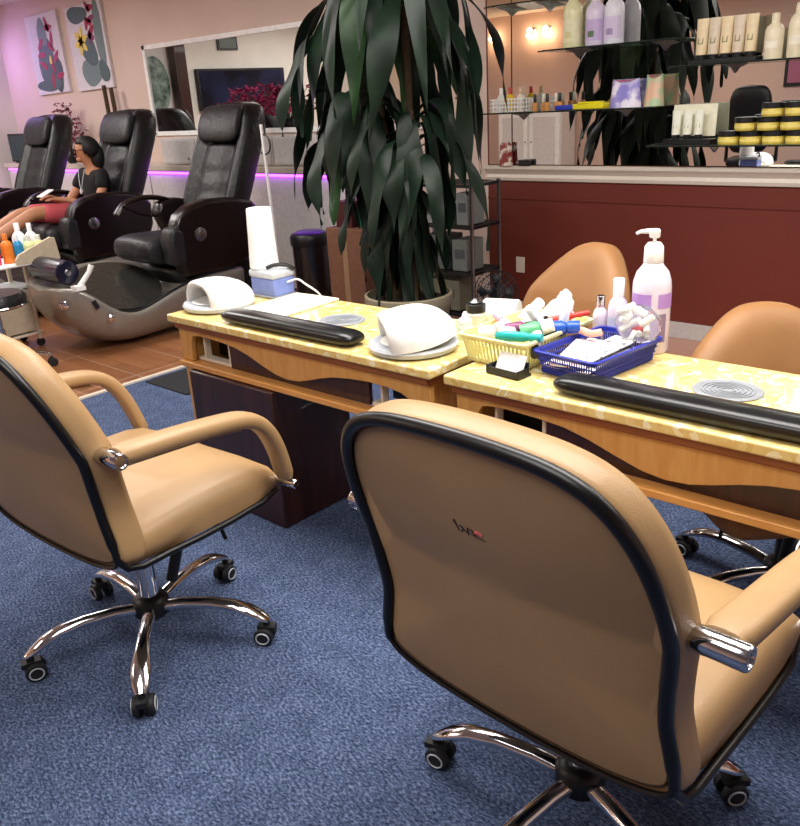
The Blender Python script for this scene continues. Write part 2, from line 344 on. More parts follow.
# ------------------------------------------------------------------ things seen in the mirrors: left wall
t = thing('wall_television', 'wide black television on the left wall, seen in the mirror', 'television', (XL, 1.33, 1.5))
G().box((.05, 0, .27), (.08, 1.62, .56)).ob('casing', M['blackpl'], t, bevel=.008)
G().box((.093, 0, .27), (.006, 1.56, .50)).ob('screen', M['screen'], t, smooth=False)
t = thing('oval_picture', 'oval green picture on the left wall, seen in the framed mirror', 'picture', (XL, 2.8, 1.5))
G().lathe([(.001, 0), (.22, 0), (.22, .03), (.20, .035), (.001, .035)], (0.001, 0, .35), 32, axis=(1, 0, 0), sx=1.7, sy=1).ob('panel', mat('green_marbled', '#26382f', .4, scale=9, col2='#8fa39a'), t)
t = thing('wall_frame', 'small framed dark picture high on the left wall, seen in mirror', 'picture', (XL, 1.5, 2.3))
G().box((.015, 0, .09), (.03, .36, .18)).ob('frame', M['blackpl'], t); G().box((.032, 0, .09), (.004, .30, .13)).ob('photo', simple('#55605a'), t, smooth=False)
t = thing('wooden_post', 'dark brown wooden post beside the oval picture, seen in mirror', 'post', (XL+.115, 2.46, 0))
G().box((0, 0, 1.3), (.16, .18, 2.6)).ob('post_shaft', M['mahog'], t, bevel=.006)
G().box((0, 0, .06), (.2, .22, .12)).ob('post_base', M['mahog'], t, bevel=.006)
# opposite wall: white cabinet, picture
t = thing('white_cabinet', 'white panelled cabinet by the far front wall, seen in mirror', 'cabinet', (-8.4, YB+.25, 0))
G().box((0, 0, .62), (1.3, .46, 1.24)).ob('body', M['whitem'], t, bevel=.008)
for s in (-1, 1):
    d = G().box((s*.32, .24, .62), (.6, .025, 1.1)).ob('door', M['white'], t, bevel=.006)
    G().box((s*.32, .256, .62), (.44, .012, .9)).ob('door_panel', M['whitem'], d, bevel=.004)
    G().ell((s*.06, .262, .66), (.015, .015, .015)).ob('knob', M['steel'], d)
for i, (x, z, w_, h_, lab) in enumerate(((-4.1, 1.35, .5, .55, 'black framed photograph on the front wall, seen at mirror right'), (-6.3, 1.5, .6, .45, 'framed picture on the front wall between cabinet and office chair'))):
    t = thing('wall_frame', lab, 'picture', (x, YB, z))
    G().box((0, .015, h_/2), (w_, .03, h_)).ob('frame', M['blackpl'], t, bevel=.004)
    G().box((0, .032, h_/2), (w_-.1, .004, h_-.1)).ob('photo', simple('#a4607a' if i == 0 else '#8a8470'), t, smooth=False)
# ------------------------------------------------------------------ client and technician chairs
PROF = [(.38, -.235), (.45, -.24), (.6, -.25), (.735, -.272), (.85, -.315), (.95, -.352), (1.04, -.382), (1.1, -.4)]
def outline(style):
    if style == 'client':
        h = [(0, .403), (.10, .405), (.20, .413), (.27, .428), (.305, .447), (.314, .475), (.306, .53), (.295, .59), (.297, .65), (.303, .71), (.306, .77), (.303, .83), (.293, .89), (.275, .945), (.25, .985), (.215, 1.015), (.165, 1.033), (.10, 1.041), (0, 1.044)]
    else:
        h = [(0, .43), (.12, .43), (.22, .44), (.275, .46), (.29, .50), (.287, .56), (.284, .62), (.278, .67), (.262, .715), (.238, .755), (.208, .79), (.176, .822), (.145, .85), (.112, .876), (.08, .895), (.045, .907), (0, .911)]
    full = [(a, b) for a, b in h]+[(-a, b) for a, b in h[1:-1][::-1]]
    return [(p.x, p.y) for p in bez([(a, b, 0) for a, b in full], 3, closed=True)]
def make_chair(style, label, name, group):
    t = thing(name, label, 'chair', group=group)
    ol = [(x*.985, .45+(z-.45)*.967) if style == 'client' else (x, z) for x, z in outline(style)]; cz = .70; wrap = 0.0 if style == 'client' else .55
    def ring(sc_, off, dz=0):
        P = []
        for x, z in ol:
            xx = x*sc_; zz = cz+(z-cz)*sc_
            P.append(Vector((xx, interp(PROF, zz)+off+wrap*xx*xx*1.2, zz)))
        return P
    def grow(rg, d):   # push the ring outward in its own plane
        c = sum(rg, Vector())/len(rg)
        return [p+Vector(((p.x-c.x), 0, (p.z-c.z))).normalized()*d for p in rg]
    back = 'tan_back' if style == 'client' else 'tan_tech'; TN = 'tan' if style == 'client' else 'tan_tech'
    g = G(); e = ring(1, 0)
    g.loft([ring(q, -.026*(1-q**2.4)) for q in (.02, .12, .25, .38, .5, .62, .72, .81, .88, .94, .98)]+[e], cap=True)
    pan = g.ob('back_panel', M[back], t, sub=1)
    g = G()
    g.loft([grow(ring(1, .001), -.006), grow(ring(1, .004), .008), grow(ring(1, .02), .013), grow(ring(1, .045), .018), grow(ring(1, .066), .017), grow(ring(1, .082), .005), ring(.95, .092), ring(.85, .098), ring(.7, .1), ring(.5, .099), ring(.3, .098), ring(.02, .096)], cap=True)
    g.ob('backrest', M[TN], t, ang=75)
    # seat cushion: rows across, stations along y
    st = [(-.20, .412, .500, .304), (-.12, .411, .514, .312), (0, .413, .528, .315), (.12, .410, .532, .315), (.20, .412, .530, .314), (.26, .418, .518, .312), (.30, .428, .495, .306), (.32, .440, .468, .295)]
    rings = []
    for y, zb, zt, hw in st:
        r_ = [(-hw*.9, zb), (0, zb-.004), (hw*.9, zb), (hw, zb+.012), (hw+.006, (zb+zt)/2), (hw-.004, zt-.014), (hw*.9, zt), (hw*.5, zt+.006), (0, zt+.004), (-hw*.5, zt+.006), (-hw*.9, zt), (-hw+.004, zt-.014), (-hw-.006, (zb+zt)/2), (-hw, zb+.012)]
        rings.append([(x, y, z) for x, z in r_])
    G().loft(rings).ob('seat', M[TN], t, ang=60)
    if style == 'client':
        # black piping: up round the back and forward under both sides of the seat
        n = len(ol); upper = [p for p in grow(ring(1, -.003), .004)]
        start = next(i for i, (x, z) in enumerate(ol) if z > .46)
        end = max(i for i, (x, z) in enumerate(ol) if z > .46)
        path = [Vector((0, .326, .440)), Vector((.15, .324, .439)), Vector((.26, .316, .436)), Vector((.305, .294, .430)), Vector((.318, .23, .419)), Vector((.320, .1, .414)), Vector((.320, 0, .414)), Vector((.320, -.1, .418)), Vector((.320, -.18, .418)), Vector((.318, -.222, .430))]
        path = path+upper[start:end+1]+[Vector((-p.x, p.y, p.z)) for p in path[1:]][::-1]
        G().tube(path, [.0125 if p.z > .50 else .0095 for p in path], 10, closed=True).ob('piping', M['piping'], t)
        low = [p for p in upper[:start]][::-1]+upper[end+1:][::-1]
        low = sorted(low, key=lambda p: p.x)
        G().tube(low, .006, 6).ob('lower_seam', M['piping'], t)
    else:
        G().tube([(-.30, .1, .43), (-.29, .28, .452), (-.2, .306, .46), (.2, .306, .46), (.29, .28, .452), (.30, .1, .43)], .007, 6).ob('piping', M['piping'], t)
    # armrests
    for s in ((-1, 1) if style == 'client' else ()):
        hi = .745 if style == 'client' else .70
        path = bez([(s*.352, -.215, hi), (s*.360, -.08, hi-.006), (s*.364, .06, hi-.018), (s*.366, .15, hi-.032), (s*.365, .205, hi-.06), (s*.362, .245, hi-.11), (s*.357, .275, hi-.18), (s*.350, .298, hi-.262)], 4)
        pts = [Vector(p) for p in path]; n = len(pts); rr = []
        g = G(); rings = []
        for i, p in enumerate(pts):
            tt = (pts[min(i+1, n-1)]-pts[max(i-1, 0)]).normalized(); sd = Vector((1, 0, 0)); nn = sd.cross(tt).normalized()
            k = i/(n-1); hw = .036-.006*k; th = .024-.004*k
            if i in (0, n-1): hw *= .86; th *= .8
            rings.append([p+sd*hw*math.copysign(abs(cos(a))**.7, cos(a))+nn*th*math.copysign(abs(sin(a))**.7, sin(a)) for a in [2*pi*q/16 for q in range(16)]])
        g.loft(rings); arm = g.ob('armrest', M['tan'], t, ang=60)
        g = G()
        g.lathe([(.001, 0), (.019, 0), (.021, .003), (.021, .098), (.019, .102), (.014, .102), (.013, .098), (.001, .098)], (s*.298, -.232, hi), 18, axis=(s, 0, 0)).ob('rear_chrome_tube', M['chrome'], arm)
        g = G()
        g.lathe([(.001, 0), (.013, 0), (.014, .003), (.014, .085), (.012, .088), (.001, .088)], (s*.300, .306, hi-.282), 14, axis=(s, 0, 0)).ob('front_chrome_tube', M['chrome'], arm)
        g = G()
        g.tube([(s*.352, -.19, hi-.03), (s*.362, .06, hi-.045), (s*.364, .15, hi-.058)], .006, 6)
        g.ob('under_arm_seam', M['tan_back'], arm)
    # under-seat gear
    g = G().box((0, .02, .405), (.22, .26, .035)).box((0, -.03, .375), (.12, .2, .04)); g.ob('tilt_mechanism', M['blackpl'], t, bevel=.006)
    G().tube([(.05, .13, .385), (.045, .10, .30), (.035, .06, .185)], [.012, .017, .017], 10).ob('tilt_spring', M['blackpl'], t)
    G().lathe([(.029, .14), (.029, .30), (.022, .302), (.022, .38)], n=20).ob('gas_column', M['chrome'] if style == 'client' else M['blackpl'], t)
    G().tube([(.08, .06, .395), (.2, .10, .385), (.25, .12, .37), (.26, .125, .33)], .006, 6).ob('height_lever', M['blackpl'], t)
    G().lathe([(.001, .085), (.045, .088), (.054, .098), (.054, .138), (.045, .150), (.032, .158), (.001, .159)], n=28).ob('base_hub', M['blackpl'], t)
    for k in range(5):
        g = G(); sp = [(.040, .118, .021, .017), (.10, .128, .020, .018), (.18, .131, .020, .018), (.245, .124, .024, .016), (.285, .110, .029, .013), (.318, .090, .026, .010), (.338, .076, .014, .007)]
        rings = []
        for i, (x, z, hw, hh) in enumerate(sp):
            dx = sp[min(i+1, 6)][0]-sp[max(i-1, 0)][0]; dz = sp[min(i+1, 6)][1]-sp[max(i-1, 0)][1]; l = sqrt(dx*dx+dz*dz)
            rings.append([Vector((x-hh*sin(a)*dz/l, hw*cos(a), z+hh*sin(a)*dx/l)) for a in [2*pi*q/12 for q in range(12)]])
        g.loft(rings); leg = g.ob('leg', M['chrome'], t, ang=60)
        cs = G()
        for s in (-1, 1): cs.lathe([(.001, -.011), (.020, -.011), (.027, -.008), (.028, 0), (.027, .008), (.020, .011), (.001, .011)], (.322, s*.019, .0285), 20, axis=(0, 1, 0))
        [cs.tube([(.322+.018*cos(a), q*.0305, .0285+.018*sin(a)) for a in [2*pi*k_/20 for k_ in range(20)]], .0022, 5, closed=True, mi=1) for q in (-1, 1)]
        cs.lathe([(.010, .0), (.010, .055)], (.330, 0, .03), 10)
        cs.box((.330, 0, .052), (.05, .03, .016))
        cs.ob('caster', [M['rubber'], M['lgrey']], leg)
    return t
def offset_top(t, d):   # the seat sits slightly off its column
    for c in t.children:
        if c.name.split('.')[0] in ('back_panel', 'backrest', 'seat', 'piping', 'lower_seam', 'armrest', 'tilt_mechanism', 'height_lever'): c.location = d
def place(t, x, y, yaw, legs, z=0):
    t.location = (x, y, 0); t.rotation_euler = (0, 0, -yaw)
    ls = [c for c in t.children if c.name.split('.')[0] == 'leg']
    for l, a in zip(ls, legs): l.rotation_euler = (0, 0, R(a)+yaw); l.scale = (1.07, 1, 1)
ch1 = make_chair('client', 'tan leather armchair with black piping, large in the foreground, back to the viewer', 'swivel_chair', 'tan client chairs')
ch2 = copy_tree(ch1); ch2['label'] = 'tan leather armchair at left whose whole chrome star base shows on carpet'
place(ch1, -.679, 1.236, R(2.3), [191+72*k for k in range(5)])
place(ch2, -2.018, 1.026, R(-3.2), [34+72*k for k in range(5)])
offset_top(ch1, (.0, .004, .008)); offset_top(ch2, (-.045, .02, .010))
# small pen mark on the back of the near chair
bp = [c for c in ch1.children if c.name.startswith('back_panel')][0]
g = G()
def stroke(pts, r=.0016, mi=0):
    P = []
    for x, z in pts:
        x0 = -.012+x; z0 = .845+z; P.append((x0, interp(PROF, z0)-.0215, z0))
    g.tube(P, r, 5, mi=mi)
stroke([(-.028, .018), (-.024, .006), (-.022, -.004)]); stroke([(-.018, .010), (-.008, .002), (-.004, -.002)]); stroke([(-.018, -.004), (-.012, .004)]); stroke([(-.004, -.006), (-.002, .010), (.006, .008), (.012, -.002)]); stroke([(-.002, .002), (.012, -.004), (.03, -.006)])
g.ob('pen_mark', [simple('#1a1220', .6)], bp)
g = G(); stroke([(.014, .006), (.018, .008), (.024, .003)], .004); g.ob('red_mark', simple('#b04c50', .6), bp)
# technician chairs beyond the desks
ch3 = make_chair('tech', 'tan leather chair behind the right-hand desk, partly cut by the frame edge', 'swivel_chair', 'tan technician chairs')
ch4 = copy_tree(ch3); ch4['label'] = 'tan leather chair between the desks and the red wall, behind the bottles'
place(ch3, -.62, 2.33, R(136), [165+72*k for k in range(5)])
place(ch4, -1.70, 2.66, R(201), [20+72*k for k in range(5)])
ch3.scale = (1, 1, .93)
# ------------------------------------------------------------------ manicure desks
def make_desk(label):
    t = thing('manicure_desk', label, 'desk', (0, 0, 0), group='manicure desks')   # origin: front left corner on the floor
    W, D = 1.345, .51
    G().box((W/2, D/2, .745), (W, D, .03)).ob('desk_top', M['marble'], t, bevel=.006, seg=3)
    g = G().box((W/2, .03, .717), (W-.04, .03, .026)).box((.03, D/2, .717), (.03, D-.04, .026)).box((W-.03, D/2, .717), (.03, D-.04, .026)).box((W/2, D-.03, .717), (W-.04, .03, .026))
    g.ob('top_moulding', M['cherry'], t, bevel=.004)
    # fascia with S-curved lower edge and a rounded opening at each end
    x0, x1 = .025, W-.025
    low = [(x0, .705), (x0, .575), (.095, .575), (.098, .63), (.102, .66), (.115, .678), (.14, .683), (.20, .685), (.30, .680), (.38, .672), (.45, .655), (.53, .628), (.60, .607), (.66, .599), (.72, .603), (.78, .618), (.84, .636), (.90, .650), (.98, .660), (1.06, .665), (1.14, .663), (1.20, .655), (1.235, .64), (1.25, .62), (1.255, .575), (x1, .575), (x1, .705)]
    G().prism(low, .03, .05, 'y').ob('fascia', M['maple'], t, bevel=.002)
    # drawer band behind the curve, in dark mahogany, with framed openings at both ends
    G().prism([(.31, .575), (.31, .70), (1.04, .70), (1.04, .575)], .055, .07).ob('drawer_front', M['mahog'], t)
    for xa, xb in ((.10, .31), (1.05, 1.25)):
        g = G(); g.box(((xa+xb)/2, .075, .582), (xb-xa, .04, .014)); g.box((xa+.04, .075, .635), (.01, .03, .1)); g.box((xb-.012, .075, .635), (.012, .03, .1)); g.box(((xa+xb)/2, .075, .69), (xb-xa, .04, .012))
        g.ob('niche_frame', M['cream'], t, bevel=.003)
        G().box(((xa+xb)/2, .16, .635), (xb-xa, .006, .13)).ob('niche_shade_sheet', M['blackpl'], t, smooth=False)  # black sheet standing in for the shade inside the opening
    G().box((W/2, .29, .66), (W-.12, .40, .006)).ob('inner_shelf', M['blackpl'], t, smooth=False)
    G().box((W/2, .035, .5625), (W-.05, .05, .022)).ob('front_rail', M['maple_edge'], t, bevel=.003)
    for s in (0, 1):
        x = .07 if s == 0 else W-.07
        g = G(); g.box((x, .05, .28), (.05, .05, .56)); g.box((x, D-.06, .34), (.05, .05, .68)); g.box((x, D/2, .60), (.022, D-.1, .18)); g.box((x, D/2, .05), (.03, D-.1, .05))
        g.ob('side_frame', M['maple'], t, bevel=.003)
    ped = G().box((.355, .185, .275), (.50, .38, .548))
    p = ped.ob('pedestal', M['mahog'], t, bevel=.006)
    # round dust vent in the top
    v = thing  # noqa
    g = G().lathe([(.001, 0), (.085, 0), (.088, .002), (.082, .006), (.074, .005), (.070, .001), (.001, .001)], (.70, .285, .7605), 32, sx=1, sy=.9)
    for r in (.018, .03, .042, .054, .064): g.lathe([(r-.003, .0), (r-.002, .0045), (r+.002, .0045), (r+.003, .0)], (.70, .285, .7605), 32, sy=.9)
    g.ob('dust_vent', M['grey'], t)
    return t
dk = make_desk('marble-topped manicure desk at left, with two white nail lamps'); dk.location = (-2.815, 1.72, 0)
dk2 = copy_tree(dk); dk2['label'] = 'marble-topped manicure desk at right, with baskets and pump bottle'; dk2.location = (-1.415, 1.715, 0)
for c in dk2.children:
    if c.name.startswith('pedestal'): c.scale = (.5, 1, 1)
ZD = .7605
# hand cushions
for lx, ly, lab in ((-2.165, 1.79, 'long black padded hand rest on the left desk'), (-.735, 1.785, 'long black padded hand rest on the right desk')):
    g = G(); rings = []
    for x in (-.34, -.337, -.33, -.315, -.29, -.2, 0, .2, .29, .315, .33, .337, .34):
        e = max(.25, (1-abs(x/.345)**14)**.5)
        rings.append([(x, .049*(.45+.55*e)*math.copysign(abs(cos(a))**.6, cos(a)), .024+.024*e*math.copysign(abs(sin(a))**.7, sin(a))) for a in [2*pi*q/16 for q in range(16)]])
    o = g.loft(rings).ob('hand_rest', M['blackpl2'] if 'blackpl2' in M else M.setdefault('vinyl', mat('black_vinyl', '#0f1012', .3, coat=.15)), ang=60)
    o.location = (lx, ly, ZD+.001); tag(o, lab, 'cushion', 'hand rests')
# nail lamps
def nail_lamp(x, y, rz, lab, tilt):
    t = thing('nail_lamp', lab, 'nail lamp', (x, y, ZD), rz, 'white nail lamps')
    G().lathe([(.001, .0), (.122, .0), (.137, .006), (.143, .02), (.137, .028), (.001, .028)], n=40).ob('lamp_base', M['lgrey'], t)
    G().lathe([(.001, .0), (.10, .0), (.105, .003), (.001, .004)], (0, 0, .0285), 36).ob('hand_plate', M['white'], t)
    # hood: an arched shell open towards local -y
    g = G(); Rr = .142; sts = [-.085, -.08, -.06, -.03, 0, .03, .06, .085, .105, .12, .130, .136]; n = 26
    def arch(y, k, dz=0):
        W = sqrt(max(0, Rr*Rr-y*y))*k; H = .100*max(0, 1-max(0, (y+.02)/.165)**2.6)**.6*k
        return [Vector((W*math.copysign(abs(cos(a))**.75, cos(a)), y, .018+dz+H*abs(sin(a))**.75)) for a in [pi*q/n for q in range(n+1)]]
    rings = [arch(-.060, .76), arch(-.080, .79), arch(-.087, .84), arch(-.088, .92), arch(-.080, .985)]+[arch(y, 1) for y in sts[2:]]
    inner = [arch(y, .76) for y in (-.03, .0, .03, .05)]
    rings = inner[::-1]+rings
    g.loft(rings, cap=True, closed=False); hd = g.ob('hood', M['white'], t, ang=50)
    if tilt: hd.rotation_euler = (R(tilt), 0, 0); hd.location = (0, 0, .10*sin(R(tilt)))
    G().prism([(-.07, .034), (.07, .034), (.062, .06), (.03, .07), (-.03, .07), (-.062, .06)], .02, .03, 'y').ob('inner_reflector', M['steel'], t)
    G().tube([(-.02, .133, .012), (0, .137, .014), (.02, .133, .012)], .004, 6).ob('cord_socket', M['grey'], t)
    return t
nail_lamp(-2.715, 1.905, R(-8), 'white oval nail lamp at the left end of the left desk', 0)
nail_lamp(-1.655, 1.868, R(-38), 'white domed nail lamp near the joint between the two desks', 9)
# folded towel
o = G().box((0, 0, .005), (.24, .37, .01)).ob('folded_towel', mat('cream_towel', '#efe6cf', .8, bump=.2), bevel=.004); o.location = (-2.465, 2.035, ZD); o.rotation_euler = (0, 0, R(3)); tag(o, 'flat cream towel folded behind the left hand rest', 'towel')
# device and paper roll
t = thing('blue_device', 'squat blue and grey electric file box at the left desk rear', 'device', (-2.675, 2.155, ZD), R(0))
G().box((0, 0, .045), (.15, .11, .075)).ob('body', simple('#7486c4', .35), t, bevel=.008)
G().box((0, 0, .006), (.158, .118, .012)).ob('base', M['grey'], t, bevel=.003)
G().box((0, 0, .098), (.16, .12, .035)).ob('top_cover', M['lgrey'], t, bevel=.012)
G().tube(bez([(.03, -.05, .125), (.05, -.02, .135), (.075, .02, .13), (.085, .05, .11)], 3), .008, 8).ob('handpiece', M['blackpl'], t)
t = thing('paper_roll', 'tall white paper towel roll standing at rear of left desk', 'paper towel', (-2.715, 2.155, ZD+.117))
G().lathe([(.018, 0), (.060, 0), (.061, .005), (.055, .12), (.050, .235), (.047, .24), (.018, .24)], n=32).ob('towel_roll', M['paper'], t)
G().lathe([(.014, .001), (.0175, .001), (.0175, .236), (.014, .236)], n=16).ob('core', M['card'], t)
tag(G().tube(bez([(-2.60, 2.17, ZD+.06), (-2.57, 2.2, ZD+.07), (-2.53, 2.21, ZD+.05), (-2.50, 2.25, ZD+.006), (-2.47, 2.272, .7)], 5), .004, 6).ob('power_cord', M['white']), 'white power cord looping behind the blue and grey device', 'cord')
# small bottles at the joint
def jar(name, lab, cat, x, y, z, parts, group=None, s=1):
    t = thing(name, lab, cat, (x, y, z), 0, group)
    for pn, prof, m in parts: G().lathe([(a*s, b*s) for a, b in prof], n=20).ob(pn, m, t)
    return t
jar('nozzle_bottle', 'small clear bottle with pointed white cap beside the domed lamp', 'bottle', -1.585, 2.045, ZD, [('bottle_body', [(.001, 0), (.024, 0), (.026, .004), (.026, .04), (.02, .05), (.001, .05)], simple('#cfe0c8', .2)), ('cap', [(.02, .05), (.022, .052), (.022, .064), (.012, .07), (.006, .088), (.001, .09)], M['white'])])
jar('glass_jar', 'clear glass jar with black lid and silver pump behind the yellow basket', 'jar', -1.635, 2.17, ZD, [('jar_body', [(.001, 0), (.034, 0), (.036, .004), (.036, .05), (.03, .056), (.001, .056)], simple('#c9cbc0', .15)), ('lid', [(.03, .056), (.034, .057), (.034, .082), (.03, .084), (.001, .084)], M['blackpl']), ('pump_plate', [(.001, .084), (.02, .0845), (.024, .09), (.016, .094), (.006, .102), (.001, .102)], M['steel'])])
t = thing('tissue_roll', 'white roll of tissue lying behind the yellow basket', 'roll', (-1.575, 2.235, ZD))
G().lathe([(.012, -.06), (.042, -.06), (.045, -.056), (.045, .056), (.042, .06), (.012, .06)], (0, 0, .0462), 28, axis=(.95, .3, 0)).ob('roll_body', M['paper'], t)
G().lathe([(.009, -.058), (.0118, -.058), (.0118, .058), (.009, .058)], (0, 0, .0462), 14, axis=(.95, .3, 0)).ob('core', M['card'], t)
# baskets
def basket(name, lab, x, y, rz, w, d, h, m, taper, rows, group='plastic baskets', cols=15):
    t = thing(name, lab, 'basket', (x, y, ZD), rz, group)
    def rr(w_, d_, z, n=5, r=.02):
        P = []
        for cx, cy, a0 in ((w_/2-r, d_/2-r, 0), (-w_/2+r, d_/2-r, 90), (-w_/2+r, -d_/2+r, 180), (w_/2-r, -d_/2+r, 270)):
            for k in range(n): a = R(a0+90*k/(n-1)); P.append(Vector((cx+r*cos(a), cy+r*sin(a), z)))
        return P
    w0, d0 = w-taper*2, d-taper*2
    G().loft([rr(w0, d0, .001), rr(w0, d0, .005)]).ob('bottom', m, t)
    g = G(); g.loft([rr(w+.004, d+.004, h-.012), rr(w+.016, d+.016, h-.010), rr(w+.018, d+.018, h-.002), rr(w+.012, d+.012, h), rr(w-.002, d-.002, h-.001), rr(w-.004, d-.004, h-.011)], cap=False)
    g.ob('rim', m, t)
    g = G()   # lattice walls
    def pt(u, z):   # u along perimeter 0..4
        k = z/h; ww, dd = w0+(w-w0)*k, d0+(d-d0)*k; s = int(u) % 4; f = (u % 1)*2-1
        return [Vector((f*ww/2, -dd/2, z)), Vector((ww/2, f*dd/2, z)), Vector((-f*ww/2, dd/2, z)), Vector((-ww/2, -f*dd/2, z))][s]
    for s in range(4):
        n = cols if s % 2 == 0 else int(cols*d/w)
        for i in range(n+1):
            u = s+.04+.92*i/n
            g.tube([pt(u, .003), pt(u, h-.006)], .0042 if rows == 0 else .0022, 4)
        for k in range(rows):
            z = h*(k+1)/(rows+1); g.tube([pt(s+.0001, z), pt(s+.9999, z)], .0022, 4)
        # solid band top and bottom
        for za, zb in ((.003, h*.16), (h*.80, h-.008)):
            a, b, c, e = pt(s+.0001, za), pt(s+.9999, za), pt(s+.9999, zb), pt(s+.0001, zb)
            nrm = (b-a).cross(e-a).normalized()*.0012
            g.add([a+nrm, b+nrm, c+nrm, e+nrm, a-nrm, b-nrm, c-nrm, e-nrm], [(0, 1, 2, 3), (7, 6, 5, 4), (0, 4, 5, 1), (3, 2, 6, 7)])
    g.ob('lattice_wall', m, t, smooth=False)
    return t
basket('slotted_basket', 'pale yellow slotted plastic basket full of polish bottles', -1.328, 2.010, R(-3), .235, .34, .088, M['ylw'], .018, 0)
basket('mesh_basket', 'blue perforated plastic basket holding papers and a clear bag', -1.085, 2.005, R(-7), .20, .31, .070, M['blue'], .016, 4, cols=22)
# polish bottles and tubes in the yellow basket
def small_bottle(x, y, z, tilt, rz, body, cap, lab, r=.014, l=.055, cl=.036, taper=.6):
    t = thing('polish_bottle', lab, 'bottle', (x, y, z), rz, 'bottles in the yellow basket'); t.rotation_euler = (0, tilt, rz)
    G().lathe([(.001, 0), (r*.95, 0), (r, .003), (r, l*.8), (r*taper, l), (.001, l)], n=14).ob('bottle_body', body, t)
    G().lathe([(.001, l), (r*.82, l), (r*.78, l+cl*.92), (r*.7, l+cl), (.001, l+cl)], n=14).ob('cap', cap, t)
bb = [(-1.40, 1.895, .06, 85, 10, '#f4f4f4', '#ffffff', 'white tube lying at the front left of yellow basket', .018, .06),
      (-1.345, 1.945, .062, 80, 25, '#7a3560', '#101012', 'purple polish bottle with long black cap in yellow basket', .014, .05),
      (-1.335, 1.888, .062, 86, 5, '#1fa7a8', '#1fa7a8', 'teal tube lying near the front of yellow basket', .010, .09),
      (-1.285, 1.935, .062, 75, 40, '#5fae78', '#e8e8e8', 'green polish bottle in the middle of yellow basket', .017, .05),
      (-1.245, 1.955, .066, 110, -60, '#f2f2f2', '#0e0e10', 'white bottle with black cap leaning in yellow basket', .013, .06),
      (-1.265, 1.995, .062, 85, 30, '#2a56b0', '#2a56b0', 'blue bottle lying mid yellow basket', .016, .07),
      (-1.335, 2.00, .06, 84, 60, '#eaeaea', '#151515', 'pale bottle with black cap behind purple bottle', .014, .05),
      (-1.31, 2.06, .064, 80, 35, '#d8403a', '#d8403a', 'slim red tube pointing to the rear of basket', .007, .10),
      (-1.365, 2.06, .058, 60, 80, '#f7f7f4', '#ffffff', 'white jar-like bottle at left rear of yellow basket', .018, .05),
      (-1.30, 2.13, .05, 20, 20, '#f7f7f2', '#ffffff', 'white upright bottle at rear left of yellow basket', .020, .07),
      (-1.26, 2.12, .05, 12, 0, '#f2efe4', '#ffffff', 'cream upright bottle at rear of yellow basket', .017, .055),
      (-1.262, 2.165, .04, -8, 90, '#ffffff', '#ffffff', 'white upright bottle at rear right corner of yellow basket', .016, .06),
      (-1.24, 2.07, .045, 14, 0, '#f5f5f0', '#f8f8f8', 'white bottle against right side of yellow basket', .014, .05),
      (-1.305, 1.90, .058, 30, 200, '#fafafa', '#fafafa', 'small white capped bottle behind teal tube', .011, .03),
      (-1.275, 2.06, .05, 35, 250, '#f6f4ee', '#ffffff', 'white tube standing mid right of yellow basket', .015, .07),
      (-1.33, 2.10, .05, 50, 60, '#ffffff', '#f4f4f4', 'white tube slanting at the rear left of yellow basket', .016, .08),
      (-1.36, 1.99, .055, 70, 160, '#e9d9e6', '#f3a0b8', 'pale pink bottle amid the yellow basket', .012, .04)]
for x, y, z, ti, rz, b, c, lab, r, l in bb:
    small_bottle(x-.008, y-.005, ZD+z+(.022 if ti > 40 or ti < -40 else .0), R(ti), R(rz), simple(b, .25), simple(c, .3), lab, r*(1.25 if b[1] in 'ef' else 1.5), l*1.2)
# papers and bits in the blue basket
for i, (x, y, rz, w_, d_, c) in enumerate(((-1.095, 1.97, -6, .15, .22, '#cfcac8'), (-1.11, 1.95, 8, .10, .19, '#d8d0d6'), (-1.065, 1.99, -14, .08, .2, '#dddad6'))):
    m = mat('printed_wrapper_%d' % i, c, .6, scale=55, col2=['#5a5a64', '#d8a0a4', '#6a6a74'][i], ramp=(.52, .62))
    o = G().box((0, 0, 0), (w_, d_, .004), rx=R(3)).ob('nail_tip_sheet', m, bevel=.001); o.location = (x, y, ZD+.040+.009*i); o.rotation_euler = (R(4), 0, R(rz)); tag(o, ['printed sheet lying lowest in the blue basket', 'printed sheet in the middle of pile in blue basket', 'printed sheet on top of the pile in blue basket'][i], 'sheet', 'sheets in the blue basket')
o = G().tube(bez([(-.05, 0, 0), (-.02, .015, .008), (.02, .01, .004), (.05, .02, .01)], 4), .011, 8).ob('peach_cloth', simple('#efb49a', .8)); o.location = (-1.150, 2.03, ZD+.078); tag(o, 'peach rolled cloth at the left side of the blue basket', 'cloth')
